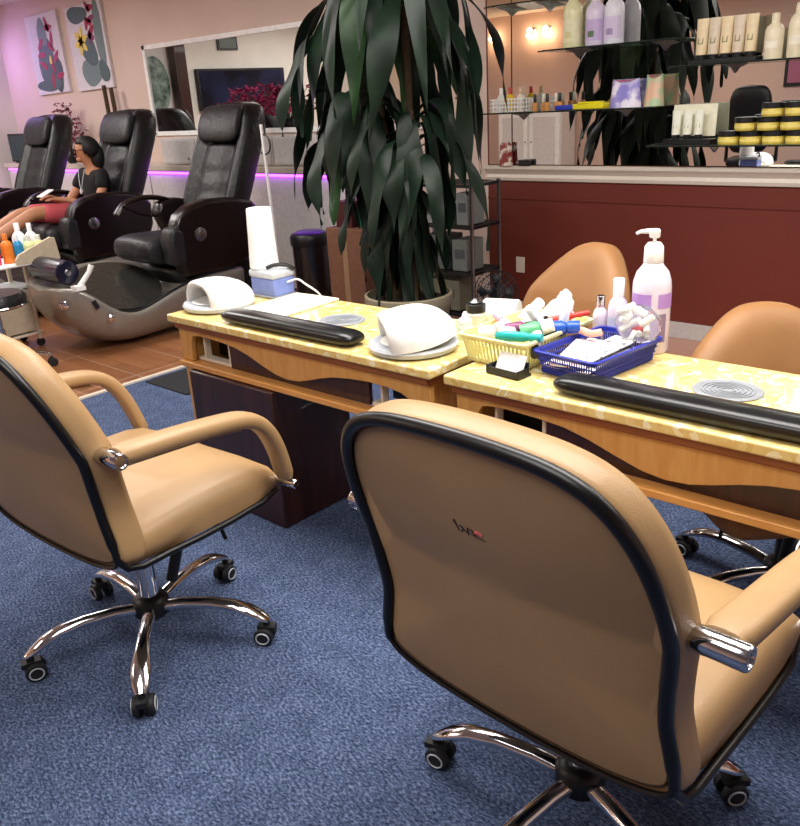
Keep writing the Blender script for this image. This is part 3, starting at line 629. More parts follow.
# clear bag with cotton rolls
bag = thing('clear_bag', 'clear plastic bag of cotton rolls at the rear of the blue basket', 'bag', (-1.015, 2.10, ZD+.060))
g = G(); rings = []
rd = random.Random(4)
for i in range(9):
    t_ = i/8; r = .068*sin(pi*(.12+.80*t_))**.6
    rings.append([((r+rd.uniform(-.005, .005))*cos(2*pi*k/18), (r*.62+rd.uniform(-.005, .005))*sin(2*pi*k/18), .002+.10*t_) for k in range(18)])
g.loft(rings).ob('bag_film', M['clear'], bag, ang=180)
rd = random.Random(9)
for i in range(14):
    a = rd.uniform(0, pi); c = Vector((-1.015+rd.uniform(-.04, .045), 2.105+rd.uniform(-.02, .015), ZD+.078+.006*i)); d = Vector((cos(a), sin(a)*.5, rd.uniform(-.4, .6))).normalized()*.021
    o = G().tube([-d, -d*.9, d*.9, d], [.005, .0085, .0085, .005], 10).ob('cotton_roll', simple('#f4f2ee', .9) if i != 3 else simple('#c8323c', .4)); o.location = c
    tag(o, 'small white cotton roll inside the clear bag' if i != 3 else 'red capped roll inside the clear bag', 'cotton roll', 'rolls in the clear bag' if i != 3 else None)
# bottles behind baskets
def lotion(name, lab, x, y, z, r, h, body, cap, capr, caph, label=None, group=None, pump=False, rz=0):
    t = thing(name, lab, 'bottle', (x, y, z), rz, group)
    G().lathe([(.001, 0), (r*.94, 0), (r, .006), (r, h*.72), (r*.97, h*.80), (r*.82, h*.90), (r*.55, h*.97), (capr*1.0, h), (.001, h)], n=28).ob('bottle_body', body, t)
    if label:
        for a0, a1, z0, z1, m in label:
            g = G(); ring0 = []; n = 14
            vs = []; 
            for k in range(n+1):
                a = R(a0+(a1-a0)*k/n); vs += [((r+.0008)*cos(a), (r+.0008)*sin(a), z0*h), ((r+.0008)*cos(a), (r+.0008)*sin(a), z1*h)]
            g.add(vs, [(2*k, 2*k+2, 2*k+3, 2*k+1) for k in range(n)]); g.ob('label', m, t)
    if pump:
        G().lathe([(capr, h), (capr*1.05, h+.002), (capr*.98, h+caph*.8), (capr*.7, h+caph), (.001, h+caph)], n=22).ob('collar', cap, t)
        p = G(); p.lathe([(.005, h+caph), (.005, h+caph+.018)], n=10); p.lathe([(.001, h+caph+.014), (.014, h+caph+.014), (.0155, h+caph+.018), (.0155, h+caph+.034), (.012, h+caph+.038), (.001, h+caph+.038)], n=16)
        zt = h+caph+.030
        p.tube([(0, 0, zt), (-.02, 0, zt+.001), (-.04, 0, zt-.001), (-.052, 0, zt-.007)], [.010, .007, .0055, .0045], 8)
        p.ob('pump_head', cap, t)
    else:
        G().lathe([(.001, h), (capr, h), (capr, h+caph*.95), (capr*.9, h+caph), (.001, h+caph)], n=20).ob('cap', cap, t)
    return t
vd = R(-45)
lotion('pump_bottle', 'large white pump lotion bottle with lilac label behind the blue basket', -1.038, 2.225, ZD, .055, .262, M['pearl'], M['white'], .027, .056, label=[(-150, -75, .52, .68, M['purple']), (-55, 20, .52, .68, M['purple']), (-150, -75, .30, .50, simple('#d9c3e6', .4)), (-50, -25, .14, .46, simple('#8e7a96', .5)), (-140, -95, .42, .45, simple('#9a80ac', .5))], pump=True, rz=R(10))
lotion('lotion_bottle', 'white lotion bottle with cylindrical cap left of the large pump bottle', -1.132, 2.205, ZD, .030, .158, M['pearl'], M['white'], .0165, .052, label=[(-140, -10, .15, .62, simple('#c9cfe0', .4))])
lotion('cosmetic_bottle', 'slim white bottle with chrome cap behind the yellow basket', -1.190, 2.205, ZD, .023, .118, M['pearl'], M['chrome'], .0125, .034)
# business card holder
t = thing('card_holder', 'black card holder in front of the yellow basket', 'card holder', (-1.258, 1.815, ZD), R(-6))
G().box((0, 0, .004), (.115, .06, .008)).box((0, -.026, .012), (.115, .006, .020)).box((-.056, -.005, .014), (.006, .05, .024)).box((.056, -.005, .014), (.006, .05, .024)).box((0, .022, .02), (.105, .005, .035), rx=R(-20)).ob('holder', M['blackpl'], t, bevel=.002)
o = G().box((0, 0, .027), (.095, .003, .052)).ob('business_card', mat('white_card', '#fbf9f9', .5, scale=60, col2='#e6dcdc', ramp=(.6, .7))); o.location = (-1.257, 1.812, ZD+.009); o.rotation_euler = (R(-28), 0, R(-6)); tag(o, 'stack of white business cards leaning in the black holder', 'business card')
# ------------------------------------------------------------------ pedicure chairs
def make_pedi(label):
    t = thing('pedicure_chair', label, 'pedicure chair', (0, 0, 0), group='pedicure chairs')   # origin below tub centre; faces -y
    # hull
    ys = [-.64, -.60, -.53, -.44, -.34, -.22, -.1, .05, .25, .45, .65, .85]
    near = [(-.64, .47), (-.53, .475), (-.44, .42), (-.34, .31), (-.22, .245), (-.1, .25), (.05, .30), (.25, .36), (.45, .385), (.85, .39)]
    far = [(-.64, .48), (-.53, .52), (-.3, .51), (.1, .50), (.45, .42), (.85, .39)]
    bot = [(-.64, .36), (-.60, .26), (-.53, .16), (-.44, .08), (-.34, .035), (-.22, .012), (.85, .012)]
    hw = [(-.64, .15), (-.60, .23), (-.53, .29), (-.44, .34), (-.3, .38), (-.1, .40), (.85, .40)]
    rings = []
    for y in ys:
        zn, zf, zb, w = interp(near, y), interp(far, y), interp(bot, y), interp(hw, y)
        inn = -.40 < y < .24
        z_in = .06 if inn else min(zn, zf)-.01
        bw = w*.70
        P = [(-bw, zb), (bw, zb), (w*.90, zb+(zn-zb)*.35), (w, zb+(zn-zb)*.75), (w, zn-.012), (w-.03, zn), (w-.075, zn-.006), (w-.085, (zn*.6+z_in*.4)), (w*.6, z_in), (-w*.6, z_in), (-w+.085, (zf*.6+z_in*.4)), (-w+.075, zf-.006), (-w+.03, zf), (-w, zf-.012), (-w, zb+(zf-zb)*.7), (-w*.90, zb+(zf-zb)*.3)]
        rings.append([(x, y, z) for x, z in P])
    G().loft(rings).ob('tub', M['silver_tub'], t, sub=2)
    # hammered bowl liner: rim low on the near side, high on the far side
    g = G(); rings = []
    for k in range(9):
        q = 1-k/8*.97; dep = sqrt(max(0, 1-q*q))
        ring = []
        for j in range(36):
            a = 2*pi*j/36; zr = .375-.115*cos(a)+.02*sin(a); ring.append((.325*q*cos(a), -.08+.30*q*sin(a), zr-(zr-.105)*dep))
        rings.append(ring)
    g.loft(rings).ob('bowl', mat('hammered_bowl', '#3c3b38', .16, .5, bump=.8, bscale=22, coat=.6), t, solid=.006)
    G().tube(bez([(.355, -.30, .275), (.368, -.16, .250), (.372, .0, .285), (.372, .15, .335), (.372, .4, .388), (.372, .7, .394)], 5), .008, 6).ob('rim_groove', M['blackpl'], t)
    # foot rest bolster and sprayer on the nose
    g = G().lathe([(.001, -.19), (.070, -.19), (.080, -.18), (.083, 0), (.080, .18), (.070, .19), (.001, .19)], (.02, -.515, .560), 24, axis=(1, 0, 0)); bo = g.ob('foot_rest', M['navy'] if 'navy' in M else M.setdefault('navy', mat('navy_black_vinyl', '#12142a', .25, coat=.3)), t)
    G().lathe([(.001, 0), (.022, 0), (.018, .006), (.001, .008)], (.21, -.515, .560), 16, axis=(1, 0, 0)).ob('end_cap', M['steel'], bo)
    g = G().tube([(.285, -.50, .46), (.295, -.47, .50), (.31, -.42, .56), (.315, -.40, .60)], [.022, .018, .016, .020], 10).box((.28, -.50, .465), (.07, .07, .03)); g.ob('shower_handle', M['white'], t)
    g = G().box((.352, -.44, .35), (.012, .03, .06), rx=R(20), rz=R(-25)); g.ob('control_plate', M['blackpl'], t, bevel=.003)
    G().lathe([(.001, 0), (.024, 0), (.024, .012), (.012, .02), (.001, .022)], (.385, -.37, .25), 16, axis=(1, -.3, 0)).ob('tap_knob', M['chrome'], t)
    G().lathe([(.001, 0), (.030, 0), (.030, .014), (.012, .022), (.001, .022)], (.245, -.60, .37), 16, axis=(1, -.8, 0)).ob('drain_cap', M['chrome'], t)
    # base block under seat
    G().box((0, .66, .30), (.60, .75, .30)).ob('seat_base', M['blackpl'], t, bevel=.05, seg=4)
    # seat cushion and calf pad
    g = G(); rings = []
    for y, z0, z1, w in ((.06, .56, .63, .215), (.08, .51, .675, .235), (.18, .48, .69, .24), (.34, .46, .68, .245), (.7, .44, .66, .245), (.82, .46, .64, .23)):
        rings.append([(x, y, z) for x, z in ((-w, z0+.02), (-w*.9, z0), (w*.9, z0), (w, z0+.02), (w, z1-.03), (w*.88, z1), (0, z1+.008), (-w*.88, z1), (-w, z1-.03))])
    g.loft(rings).ob('seat', M['charleather'], t, sub=1)
    # backrest with side wings, leaning back
    g = G(); rings = []
    for k, (z, yb, w, th) in enumerate(((.60, .80, .28, .22), (.72, .86, .32, .25), (.9, .94, .335, .27), (1.05, 1.01, .33, .27), (1.2, 1.08, .325, .27), (1.32, 1.14, .32, .27), (1.43, 1.18, .30, .26), (1.51, 1.20, .26, .22), (1.545, 1.21, .18, .12))):
        P = [(-w, yb-.05), (-w*.93, yb-th*.62), (-w*.72, yb-th*.62), (-w*.6, yb-th*.38), (0, yb-th*.34), (w*.6, yb-th*.38), (w*.72, yb-th*.62), (w*.93, yb-th*.62), (w, yb-.05), (w*.92, yb+th*.35), (0, yb+th*.5), (-w*.92, yb+th*.35)]
        rings.append([(x, y, z) for x, y in P])
    bk = g.loft(rings).ob('backrest', M['blkleather'], t, sub=2)
    g = G()   # centre pad with folds
    rings = []
    for k in range(13):
        z = .66+.60*k/12; yb = interp([(.6, .75), (.9, .87), (1.2, 1.0), (1.3, 1.045)], z); b = .012*sin(k*2.2)
        rings.append([(x, y, z) for x, y in ((-.20, yb-.02), (-.18, yb-.052-b), (0, yb-.075-b), (.18, yb-.052-b), (.20, yb-.02), (.14, yb+.04), (-.14, yb+.04))])
    g.loft(rings).ob('back_cushion', M['charleather'], bk, sub=1)
    g = G(); rings = []
    for x in (-.235, -.22, -.15, 0, .15, .22, .235):
        e = .62 if abs(x) > .23 else (.9 if abs(x) > .21 else 1)
        rings.append([(x, .995+.02*cos(a)*2.4*e+(.40*.13*sin(a)*e), 1.40+.135*sin(a)*e) for a in [2*pi*q/14 for q in range(14)]])
    g.loft(rings).ob('headrest', M['charleather'], t, sub=1)
    # armrests: a curved lacquered shell on the near side, an open sweeping arm on the far side
    pl = [(.24, .44), (.22, .55), (.21, .68), (.22, .76), (.26, .83), (.36, .885), (.52, .91), (.72, .90), (.90, .865), (.98, .78), (.97, .60), (.90, .46), (.6, .40), (.25, .40)]
    ar = G().prism(pl, .275, .40, 'x').ob('armrest', M['darkred'], t, bevel=.03, seg=4)
    G().prism([(.17, .49), (.155, .66), (.18, .74), (.23, .76), (.28, .72), (.28, .49)], .262, .405, 'x').ob('arm_cuff', M['charleather'], ar, bevel=.025, seg=3)
    G().lathe([(.001, 0), (.050, 0), (.048, .008), (.02, .016), (.001, .017)], (.40, .41, .68), 24, axis=(1, 0, 0)).ob('arm_disc', M['steel'], ar)
    pl = [(.62, .44), (.60, .60), (.52, .78), (.56, .86), (.70, .88), (.90, .84), (.98, .76), (.97, .60), (.90, .46)]
    ar = G().prism(pl, -.40, -.275, 'x').ob('armrest', M['darkred'], t, bevel=.03, seg=4)
    G().tube(bez([(-.34, .20, .80), (-.34, .24, .845), (-.34, .31, .885), (-.34, .44, .905), (-.34, .58, .89), (-.34, .68, .86)], 4), [.02]+[.04]*19+[.045], 12, flat=.5).ob('arm_tray', M['darkred'], ar)
    G().tube(bez([(-.30, .24, .87), (-.30, .34, .81), (-.30, .46, .77), (-.30, .56, .76)], 4), .008, 6).ob('arm_strut', M['darkred'], ar)
    return t
pc = make_pedi('black leather pedicure chair with grey tub, nearest and unoccupied'); pc.location = (-5.4, 3.02, 0)
pc2 = copy_tree(pc); pc2.location = (-6.88, 3.02, 0); pc2['label'] = 'black leather pedicure chair in which the woman sits'
pc3 = copy_tree(pc); pc3.location = (-8.36, 3.02, 0); pc3['label'] = 'black leather pedicure chair at the far left, lit violet on its headrest'
# pole stand beside the near pedicure chair
t = thing('pole_stand', 'thin white pole stand with ring, beside the near pedicure chair', 'stand', (-4.93, 4.05, 0))
G().tube([(0, 0, .02), (-.01, 0, .7), (-.03, 0, 1.38)], .012, 8).ob('pole', M['white'], t)
G().lathe([(.001, 0), (.10, 0), (.10, .015), (.03, .03), (.001, .03)], n=24).ob('foot', M['blackpl'], t)
G().tube([(-.02+.07*cos(a), .0, 1.24+.07*sin(a)) for a in [2*pi*k/20 for k in range(20)]], .006, 6, closed=True).ob('ring', M['blackpl'], t)
# technician stool by the tub
t = thing('rolling_stool', 'low black rolling stool with chrome base beside the pedicure tub', 'stool', (-5.18, 2.0, 0))
G().lathe([(.001, .44), (.17, .44), (.185, .455), (.185, .50), (.165, .525), (.001, .532)], n=32).ob('seat', M['blkleather'], t)
G().tube([(.187*cos(a), .187*sin(a), .455) for a in [2*pi*k/30 for k in range(30)]], .006, 6, closed=True).ob('seat_trim', M['chrome'], t)
G().lathe([(.025, .10), (.025, .30), (.018, .302), (.018, .44)], n=16).ob('column', M['chrome'], t)
for k in range(5):
    a = R(12+72*k); g = G(); g.tube([(.02*cos(a), .02*sin(a), .11), (.14*cos(a), .14*sin(a), .12), (.24*cos(a), .24*sin(a), .09), (.27*cos(a), .27*sin(a), .065)], [.02, .017, .017, .012], 10); l = g.ob('leg', M['chrome'], t)
    g = G()
    for s in (-1, 1): g.lathe([(.001, -.01), (.026, -.009), (.0265, 0), (.026, .009), (.001, .01)], (.27*cos(a)-s*.016*sin(a), .27*sin(a)+s*.016*cos(a), .0268), 16, axis=(-sin(a), cos(a), 0))
    g.lathe([(.008, 0), (.008, .05)], (.27*cos(a), .27*sin(a), .025), 8); g.ob('caster', M['rubber'], l)
# trolley of supplies
t = thing('supply_trolley', 'white and beige supply trolley between the pedicure tubs', 'trolley', (-5.72, 2.28, 0), R(4))
def zz(a): return a
g = G().box((0, .04, .605), (.38, .60, .016)); g.ob('top_tray', M['white'], t, bevel=.004)
G().box((-.10, -.02, .43), (.28, .46, .016)).ob('middle_shelf', simple('#c8d4cc', .4), t, bevel=.004)
G().box((-.10, -.02, .10), (.28, .46, .016)).ob('lower_shelf', M['cream'], t, bevel=.004)
G().prism([(.04, .60), (.36, .60), (.345, .745), (.31, .755), (.07, .675), (.04, .64)], .172, .190, 'x').ob('side_panel', simple('#c9b9a0', .5), t, bevel=.004)
for sx in (-.22, .02):
    for y in (-.22, .18): G().box((sx, y, .325), (.025, .025, .545)).ob('post', M['cream'], t, bevel=.003)
G().box((-.10, -.02, .22), (.26, .38, .2)).ob('drawer_box', simple('#c2b6a0', .5), t, bevel=.006)
for i in range(4):
    G().lathe([(.001, -.012), (.028, -.011), (.03, 0), (.028, .011), (.001, .012)], ((.02 if i % 2 else -.22), (-.22 if i < 2 else .18), .0302), 16, axis=(1, 0, 0)).ob('caster', M['rubber'], t)
tx, ty = -5.76, 2.26
for i, (dx, dy, r, h, b, c, lab) in enumerate(((.10, .08, .035, .15, '#e8802a', '#e8802a', 'orange bottle on the supply trolley'), (.12, .14, .03, .14, '#2a86b8', '#e8f0f4', 'blue bottle with white cap on the supply trolley'), (.06, .18, .04, .19, '#f0f2f6', '#ffffff', 'white spray bottle, tallest on the supply trolley'), (.14, .20, .038, .13, '#d4dca0', '#eef0e0', 'yellow-green bottle next to the beige trolley panel'), (.05, .26, .035, .18, '#eceaf2', '#ffffff', 'white bottle at trolley rear beside tallest spray bottle'), (.10, .0, .03, .16, '#d8406a', '#f4f4f4', 'pink bottle on the supply trolley'), (.12, -.10, .026, .10, '#8a80c0', '#b8a8e0', 'lilac bottle at the left of the supply trolley'), (.10, .28, .035, .12, '#cfd98a', '#f2f2e4', 'pale green bottle at far right of the trolley top'))):
    lotion('supply_bottle', lab, tx+dx, ty+dy*1.1, .6135, r*1.1, h*1.0, simple(b, .3), simple(c, .3), r*.45, h*.3, group='bottles on the supply trolley')
# ------------------------------------------------------------------ seated woman
def skin(name, verts, edges, root, m, parent=None, sub=2):
    me = bpy.data.meshes.new(name); me.from_pydata([v[:3] for v in verts], edges, []); me.materials.append(m)
    o = bpy.data.objects.new(name, me); COL.objects.link(o); o.parent = parent
    sk = o.modifiers.new('skin', 'SKIN'); sk.use_smooth_shade = True
    o.modifiers.new('sub', 'SUBSURF').levels = sub; o.modifiers['sub'].render_levels = sub
    if not me.skin_vertices: me.skin_vertices.new() if hasattr(me.skin_vertices, 'new') else None
    return o, me
def skinned(name, verts, edges, root, m, parent=None, sub=2):
    import bmesh
    bm = bmesh.new(); lay = bm.verts.layers.skin.verify(); vv = []
    for i, v in enumerate(verts):
        b = bm.verts.new(v[:3]); r = v[3]; b[lay].radius = r if isinstance(r, tuple) else (r, r); b[lay].use_root = (i == root); vv.append(b)
    for a, b in edges: bm.edges.new((vv[a], vv[b]))
    me = bpy.data.meshes.new(name); bm.to_mesh(me); bm.free(); me.materials.append(m)
    o = bpy.data.objects.new(name, me); COL.objects.link(o); o.parent = parent
    sk = o.modifiers.new('skin', 'SKIN'); sk.use_smooth_shade = True; sk.branch_smoothing = .6
    md = o.modifiers.new('sub', 'SUBSURF'); md.levels = sub; md.render_levels = sub
    return o
V = [(0, .66, .70, (.13, .11)), (0, .70, .86, (.11, .09)), (0, .72, 1.00, (.13, .09)), (0, .70, 1.085, (.07, .06)), (0, .685, 1.13, (.043, .045)), (-.01, .665, 1.18, (.060, .066)), (-.015, .665, 1.25, (.078, .090)), (-.01, .675, 1.315, (.058, .068)),
     (.15, .71, 1.055, .045), (.19, .66, .93, .042), (.215, .56, .80, .038), (.19, .42, .84, .030), (.15, .32, .875, .023), (.13, .26, .885, (.03, .018)),
     (-.15, .71, 1.055, .045), (-.19, .64, .93, .042), (-.21, .53, .81, .038), (-.15, .40, .85, .030), (-.06, .31, .885, .023), (-.01, .26, .895, (.03, .018)),
     (.09, .58, .71, .085), (.11, .32, .755, .072), (.13, .06, .80, .058), (.12, -.18, .69, .056), (.10, -.42, .58, .045), (.09, -.60, .50, .034), (.09, -.66, .47, .034), (.09, -.74, .52, .028),
     (-.09, .58, .71, .085), (-.11, .32, .75, .072), (-.12, .06, .78, .058), (-.12, -.18, .67, .056), (-.11, -.42, .57, .045), (-.10, -.60, .50, .034), (-.10, -.66, .47, .034), (-.10, -.74, .52, .028)]
E_ = [(0, 1), (1, 2), (2, 3), (3, 4), (4, 5), (5, 6), (6, 7), (2, 8), (8, 9), (9, 10), (10, 11), (11, 12), (12, 13), (2, 14), (14, 15), (15, 16), (16, 17), (17, 18), (18, 19), (0, 20), (20, 21), (21, 22), (22, 23), (23, 24), (24, 25), (25, 26), (26, 27), (0, 28), (28, 29), (29, 30), (30, 31), (31, 32), (32, 33), (33, 34), (34, 35)]
def fingers(base, d, side, lens=(.05, .057, .054, .044)):
    b = Vector(base[:3]); d = Vector(d).normalized(); s = Vector(side).normalized(); i0 = V.index(base)
    for k, l in enumerate(lens):
        r0 = b+s*(.018-.012*k); n = len(V)
        for q in (0.25, .75, 1.15): V.append((*(r0+d*(.02+l*q)+Vector((0, 0, -.012*q*q))), .0085-.001*q))
        E_.append((i0, n)); E_.append((n, n+1)); E_.append((n+1, n+2))
    n = len(V); V.append((*(b+s*.028+d*.012), .009)); V.append((*(b+s*.036+d*.035), .008)); E_.append((i0, n)); E_.append((n, n+1))
fingers(V[13], (-.2, -1, .1), (-1, 0, 0)); fingers(V[19], (.3, -1, .0), (1, 0, 0))
# face direction: looks towards -x -y
fd = Vector((-.5, -.86, -.05)).normalized()
woman = skinned('person', V, E_, 0, M['skin']); woman.location = (-6.88, 3.02, 0)
tag(woman, 'woman in black top and coral shorts seated in the middle pedicure chair', 'person')
hc = Vector((-.012, .668, 1.236))
g = G()   # facial relief: nose, brow, lips, chin, ears
nb = hc+fd*.082
sd = fd.cross(Vector((0, 0, 1))).normalized()
g.loft([[nb+Vector((0, 0, .022))-fd*.008+sd*a for a in (-.006, 0, .006)], [nb+Vector((0, 0, -.012))+fd*.022*b+sd*a for a, b in ((-.012, .2), (0, 1), (.012, .2))], [nb+Vector((0, 0, -.018))-fd*.004+sd*a for a in (-.012, 0, .012)]])
for s in (-1, 1): g.ell(hc+sd*s*.074-fd*.012+Vector((0, 0, -.008)), (.010, .012, .024))
g.ell(hc+fd*.052+Vector((0, 0, -.068)), (.030, .032, .026))
g.ob('face_relief', M['skin'], woman, sub=1)
g = G().ell(hc+fd*.078+Vector((0, 0, -.040)), (.018, .014, .007)); g.ob('mouth', simple('#8c4040'), woman)
g = G()
for s in (-1, 1): g.ell(hc+fd*.073+sd*s*.027+Vector((0, 0, .008)), (.010, .010, .007))
g.ob('eyes', simple('#18110e'), woman)
g = G()
for s in (-1, 1):
    c = hc+fd*.095+sd*s*.028+Vector((0, 0, .008)); g.tube([c+sd*.022*cos(a)+Vector((0, 0, .017*sin(a))) for a in [2*pi*k/14 for k in range(14)]], .003, 5, closed=True)
    g.tube([c+sd*s*.022, hc+sd*s*.082+Vector((0, 0, .012))], .0025, 5)
g.ob('glasses', M['blackpl'], woman)
g = G(); rings = []   # hair cap gathered behind
for i in range(9):
    t_ = i/8; a = -pi*.22+pi*.72*t_; r = .098
    rings.append([hc-fd*.012+Vector((0, 0, .014))-fd*(.02*(1-t_))+Vector((r*cos(a)*cos(b), r*cos(a)*sin(b), r*1.02*sin(a))) for b in [2*pi*k/20 for k in range(20)]])
vs_keep = G(); n = 20
vv = [p for r_ in rings for p in r_]; fs = []
for i in range(8):
    for j in range(n):
        k = (j+1) % n; c = (vv[i*n+j]+vv[(i+1)*n+k])/2-hc
        if (c.dot(fd) > .008 and c.z < .055) or (c.dot(fd) > -.02 and c.z < -.02): continue
        fs.append((i*n+j, i*n+k, (i+1)*n+k, (i+1)*n+j))
vs_keep.add(vv, fs); vs_keep.ell(hc-fd*.085+Vector((0, 0, -.06)), (.06, .06, .11)); vs_keep.ob('hair', M['hair'], woman, solid=.012, ang=180)
# clothes
CT = [(0, .68, .70, (.165, .135)), (0, .70, .86, (.15, .12)), (0, .715, 1.00, (.155, .115)), (0, .71, 1.07, (.10, .08)), (.155, .70, 1.06, .062), (.195, .64, .91, .058), (-.155, .70, 1.06, .062), (-.195, .62, .91, .058)]
skinned('top', CT, [(0, 1), (1, 2), (2, 3), (2, 4), (4, 5), (2, 6), (6, 7)], 0, M['blackcloth'], woman)
CS = [(0, .66, .69, (.155, .12)), (.10, .54, .715, .105), (.115, .32, .755, .092), (.128, .10, .79, .082), (-.10, .54, .715, .105), (-.115, .32, .75, .092), (-.122, .10, .775, .082)]
skinned('shorts', CS, [(0, 1), (1, 2), (2, 3), (0, 4), (4, 5), (5, 6)], 0, M['redcloth'], woman)
g = G().tube(bez([(.055, .60, 1.09), (.03, .575, 1.0), (0, .565, .92), (-.03, .575, 1.0), (-.055, .60, 1.09)], 4), .004, 5).ell((0, .558, .905), (.016, .008, .022)); g.ob('necklace', M['lgrey'], woman)
ph = G().box((0, 0, 0), (.07, .13, .01)).ob('mobile_phone', M['white'], bevel=.003); ph.location = (-6.79, 3.22, .935); ph.rotation_euler = (R(20), 0, R(10)); tag(ph, 'white phone in the seated woman\'s hands', 'phone')
# ------------------------------------------------------------------ big corn plant
PX, PY = -3.05, 3.42
t = thing('potted_plant', 'tall dracaena with drooping dark green strap leaves in a cream pot', 'plant', (PX, PY, 0))
G().lathe([(.001, 0), (.17, 0), (.19, .02), (.235, .40), (.25, .42), (.25, .47), (.235, .475), (.225, .43), (.001, .42)], n=36).ob('pot', simple('#8d836c', .6), t)
G().lathe([(.001, .425), (.222, .425), (.2, .44), (.001, .445)], n=30).ob('soil', mat('soil', '#2a2018', .95, bump=.5, bscale=60), t)
canes = [((.02, .02), (.06, .02), 2.38, 34, (.18, .62), (.10, .145), (.60, .95)), ((-.09, .05), (-.16, -.02), 2.02, 17, (.16, .56), (.095, .135), (.50, .80)),
         ((-.06, -.06), (-.22, -.10), 1.52, 34, (.12, .42), (.085, .125), (.42, .66)), ((.08, -.04), (.10, -.02), 1.42, 28, (.12, .42), (.085, .125), (.42, .70)), ((-.01, .08), (.03, -.04), 1.05, 30, (.06, .24), (.08, .115), (.48, .68))]
rd = random.Random(21)
def leaf(g, base, az, L, reach, rise, w, twist, mi=0):
    # rises out of the crown, bends and hangs
    n = 15; P = []
    d = Vector((cos(az), sin(az), 0)); side = Vector((-sin(az), cos(az), 0)); sw = rd.uniform(-.05, .05); ph = rd.uniform(0, 6)
    for i in range(n):
        s = i/(n-1)
        h = reach*(1-math.exp(-3.0*s))+.012*sin(s*9+ph)
        zz = rise*sin(min(1, s*3.4)*pi/2) - max(0, s-.10)**1.2*L*1.15
        P.append(Vector(base)+d*h+side*sw*s*s*2+Vector((0, 0, zz)))
    vs = []
    for i, p in enumerate(P):
        s = i/(n-1); tt = (P[min(i+1, n-1)]-P[max(i-1, 0)]).normalized()
        tw = twist*s*s*1.2; nm = side.cross(tt).normalized()
        sdr = (side*cos(tw)+nm*sin(tw)); ww = w*min(1, .16+max(0, s-.06)*2.4)*(1 if s < .5 else max(.02, (1-((s-.5)/.5)**1.7)))/2
        wave = .014*sin(s*13+ph)*min(1, s*3)
        vs += [p-sdr*ww+nm*wave, p-nm*(.16*ww+.002)+nm*wave*.3, p+sdr*ww-nm*wave]
    fs = []
    for i in range(n-1):
        a = 3*i; fs += [(a, a+1, a+4, a+3), (a+1, a+2, a+5, a+4)]
    g.add(vs, fs, mi)
for ci, ((x0, y0), (x1, y1), zt, cnt, rch, wd, ln) in enumerate(canes):
    cn = G().tube([(x0, y0, .43), ((x0+x1)/2+.01, (y0+y1)/2, (zt+.43)/2), (x1, y1, zt-.1), (x1, y1, zt+.02)], [.028, .025, .022, .014], 10).ob('cane', M['cane'], t)
    g = G()
    for i in range(cnt):
        az = i*2.399+ci
        lvl = rd.uniform(-.30, .03) if ci else rd.uniform(-.62, .02)
        leaf(g, (x1+.015*cos(az), y1+.015*sin(az), zt+lvl), az, rd.uniform(*ln), rd.uniform(*rch), rd.uniform(.05, .17), rd.uniform(*wd), rd.uniform(-1.5, 1.5), 1 if rd.random() < .05 else 0)
    o = g.ob('foliage', [M['leafg'], M['leafl']], t, ang=180); md = o.modifiers.new('s', 'SUBSURF'); md.levels = 1; md.render_levels = 1
# ------------------------------------------------------------------ clutter behind the desks
t = thing('waste_bin', 'slim steel and black waste bin with violet lid by the white panel', 'bin', (-4.80, 4.28, 0))
G().lathe([(.001, 0), (.13, 0), (.135, .01), (.145, .49), (.001, .49)], n=36).ob('bin_body', mat('dark_brushed_steel', '#4a4a4c', .25, .9), t)
G().lathe([(.15, .49), (.155, .50), (.155, .555), (.14, .575), (.001, .58)], n=36).ob('collar', M['blackpl'], t)
G().lathe([(.001, .58), (.12, .58), (.10, .592), (.001, .594)], n=30).ob('lid', M['dpurple'], t)
t = thing('cardboard_box', 'tall brown cardboard box between waste bin and plant', 'box', (-4.25, 4.26, 0))
G().box((0, 0, .33), (.36, .30, .66)).ob('box_body', M['card'], t, bevel=.004); G().box((0, -.151, .33), (.05, .002, .64)).ob('tape', simple('#a08060'), t, smooth=False)
o = G().box((0, 0, .09), (.16, .18, .18)).ob('gift_box', simple('#4a1a1e', .5), bevel=.004); o.location = (-4.30, 4.26, .661); tag(o, 'dark red carton on top of the tall brown box', 'box')
lotion('green_bottle', 'dark green bottle on the tall brown box, half hidden by leaves', -4.15, 4.24, .661, .05, .17, simple('#1f5a50', .2), M['blackpl'], .02, .03)
rk = thing('wire_rack', 'black three-shelf wire rack with grey posts beside the red wall', 'rack', (-3.50, 4.40, 0))
for x in (-.28, .28):
    for y in (-.15, .15): G().tube([(x, y, 0), (x, y, .98)], .013, 8).ob('post', M['steel'], rk)
for z in (.12, .40, .70, .96):
    g = G()
    for x in (-.28, .28): g.box((x, 0, z), (.02, .32, .02))
    for y in (-.15, .15): g.box((0, y, z), (.58, .02, .02))
    for k in range(11): g.box((0, -.13+.026*k, z+.006), (.56, .008, .006))
    g.ob('wire_shelf', M['blackpl'], rk, smooth=False)
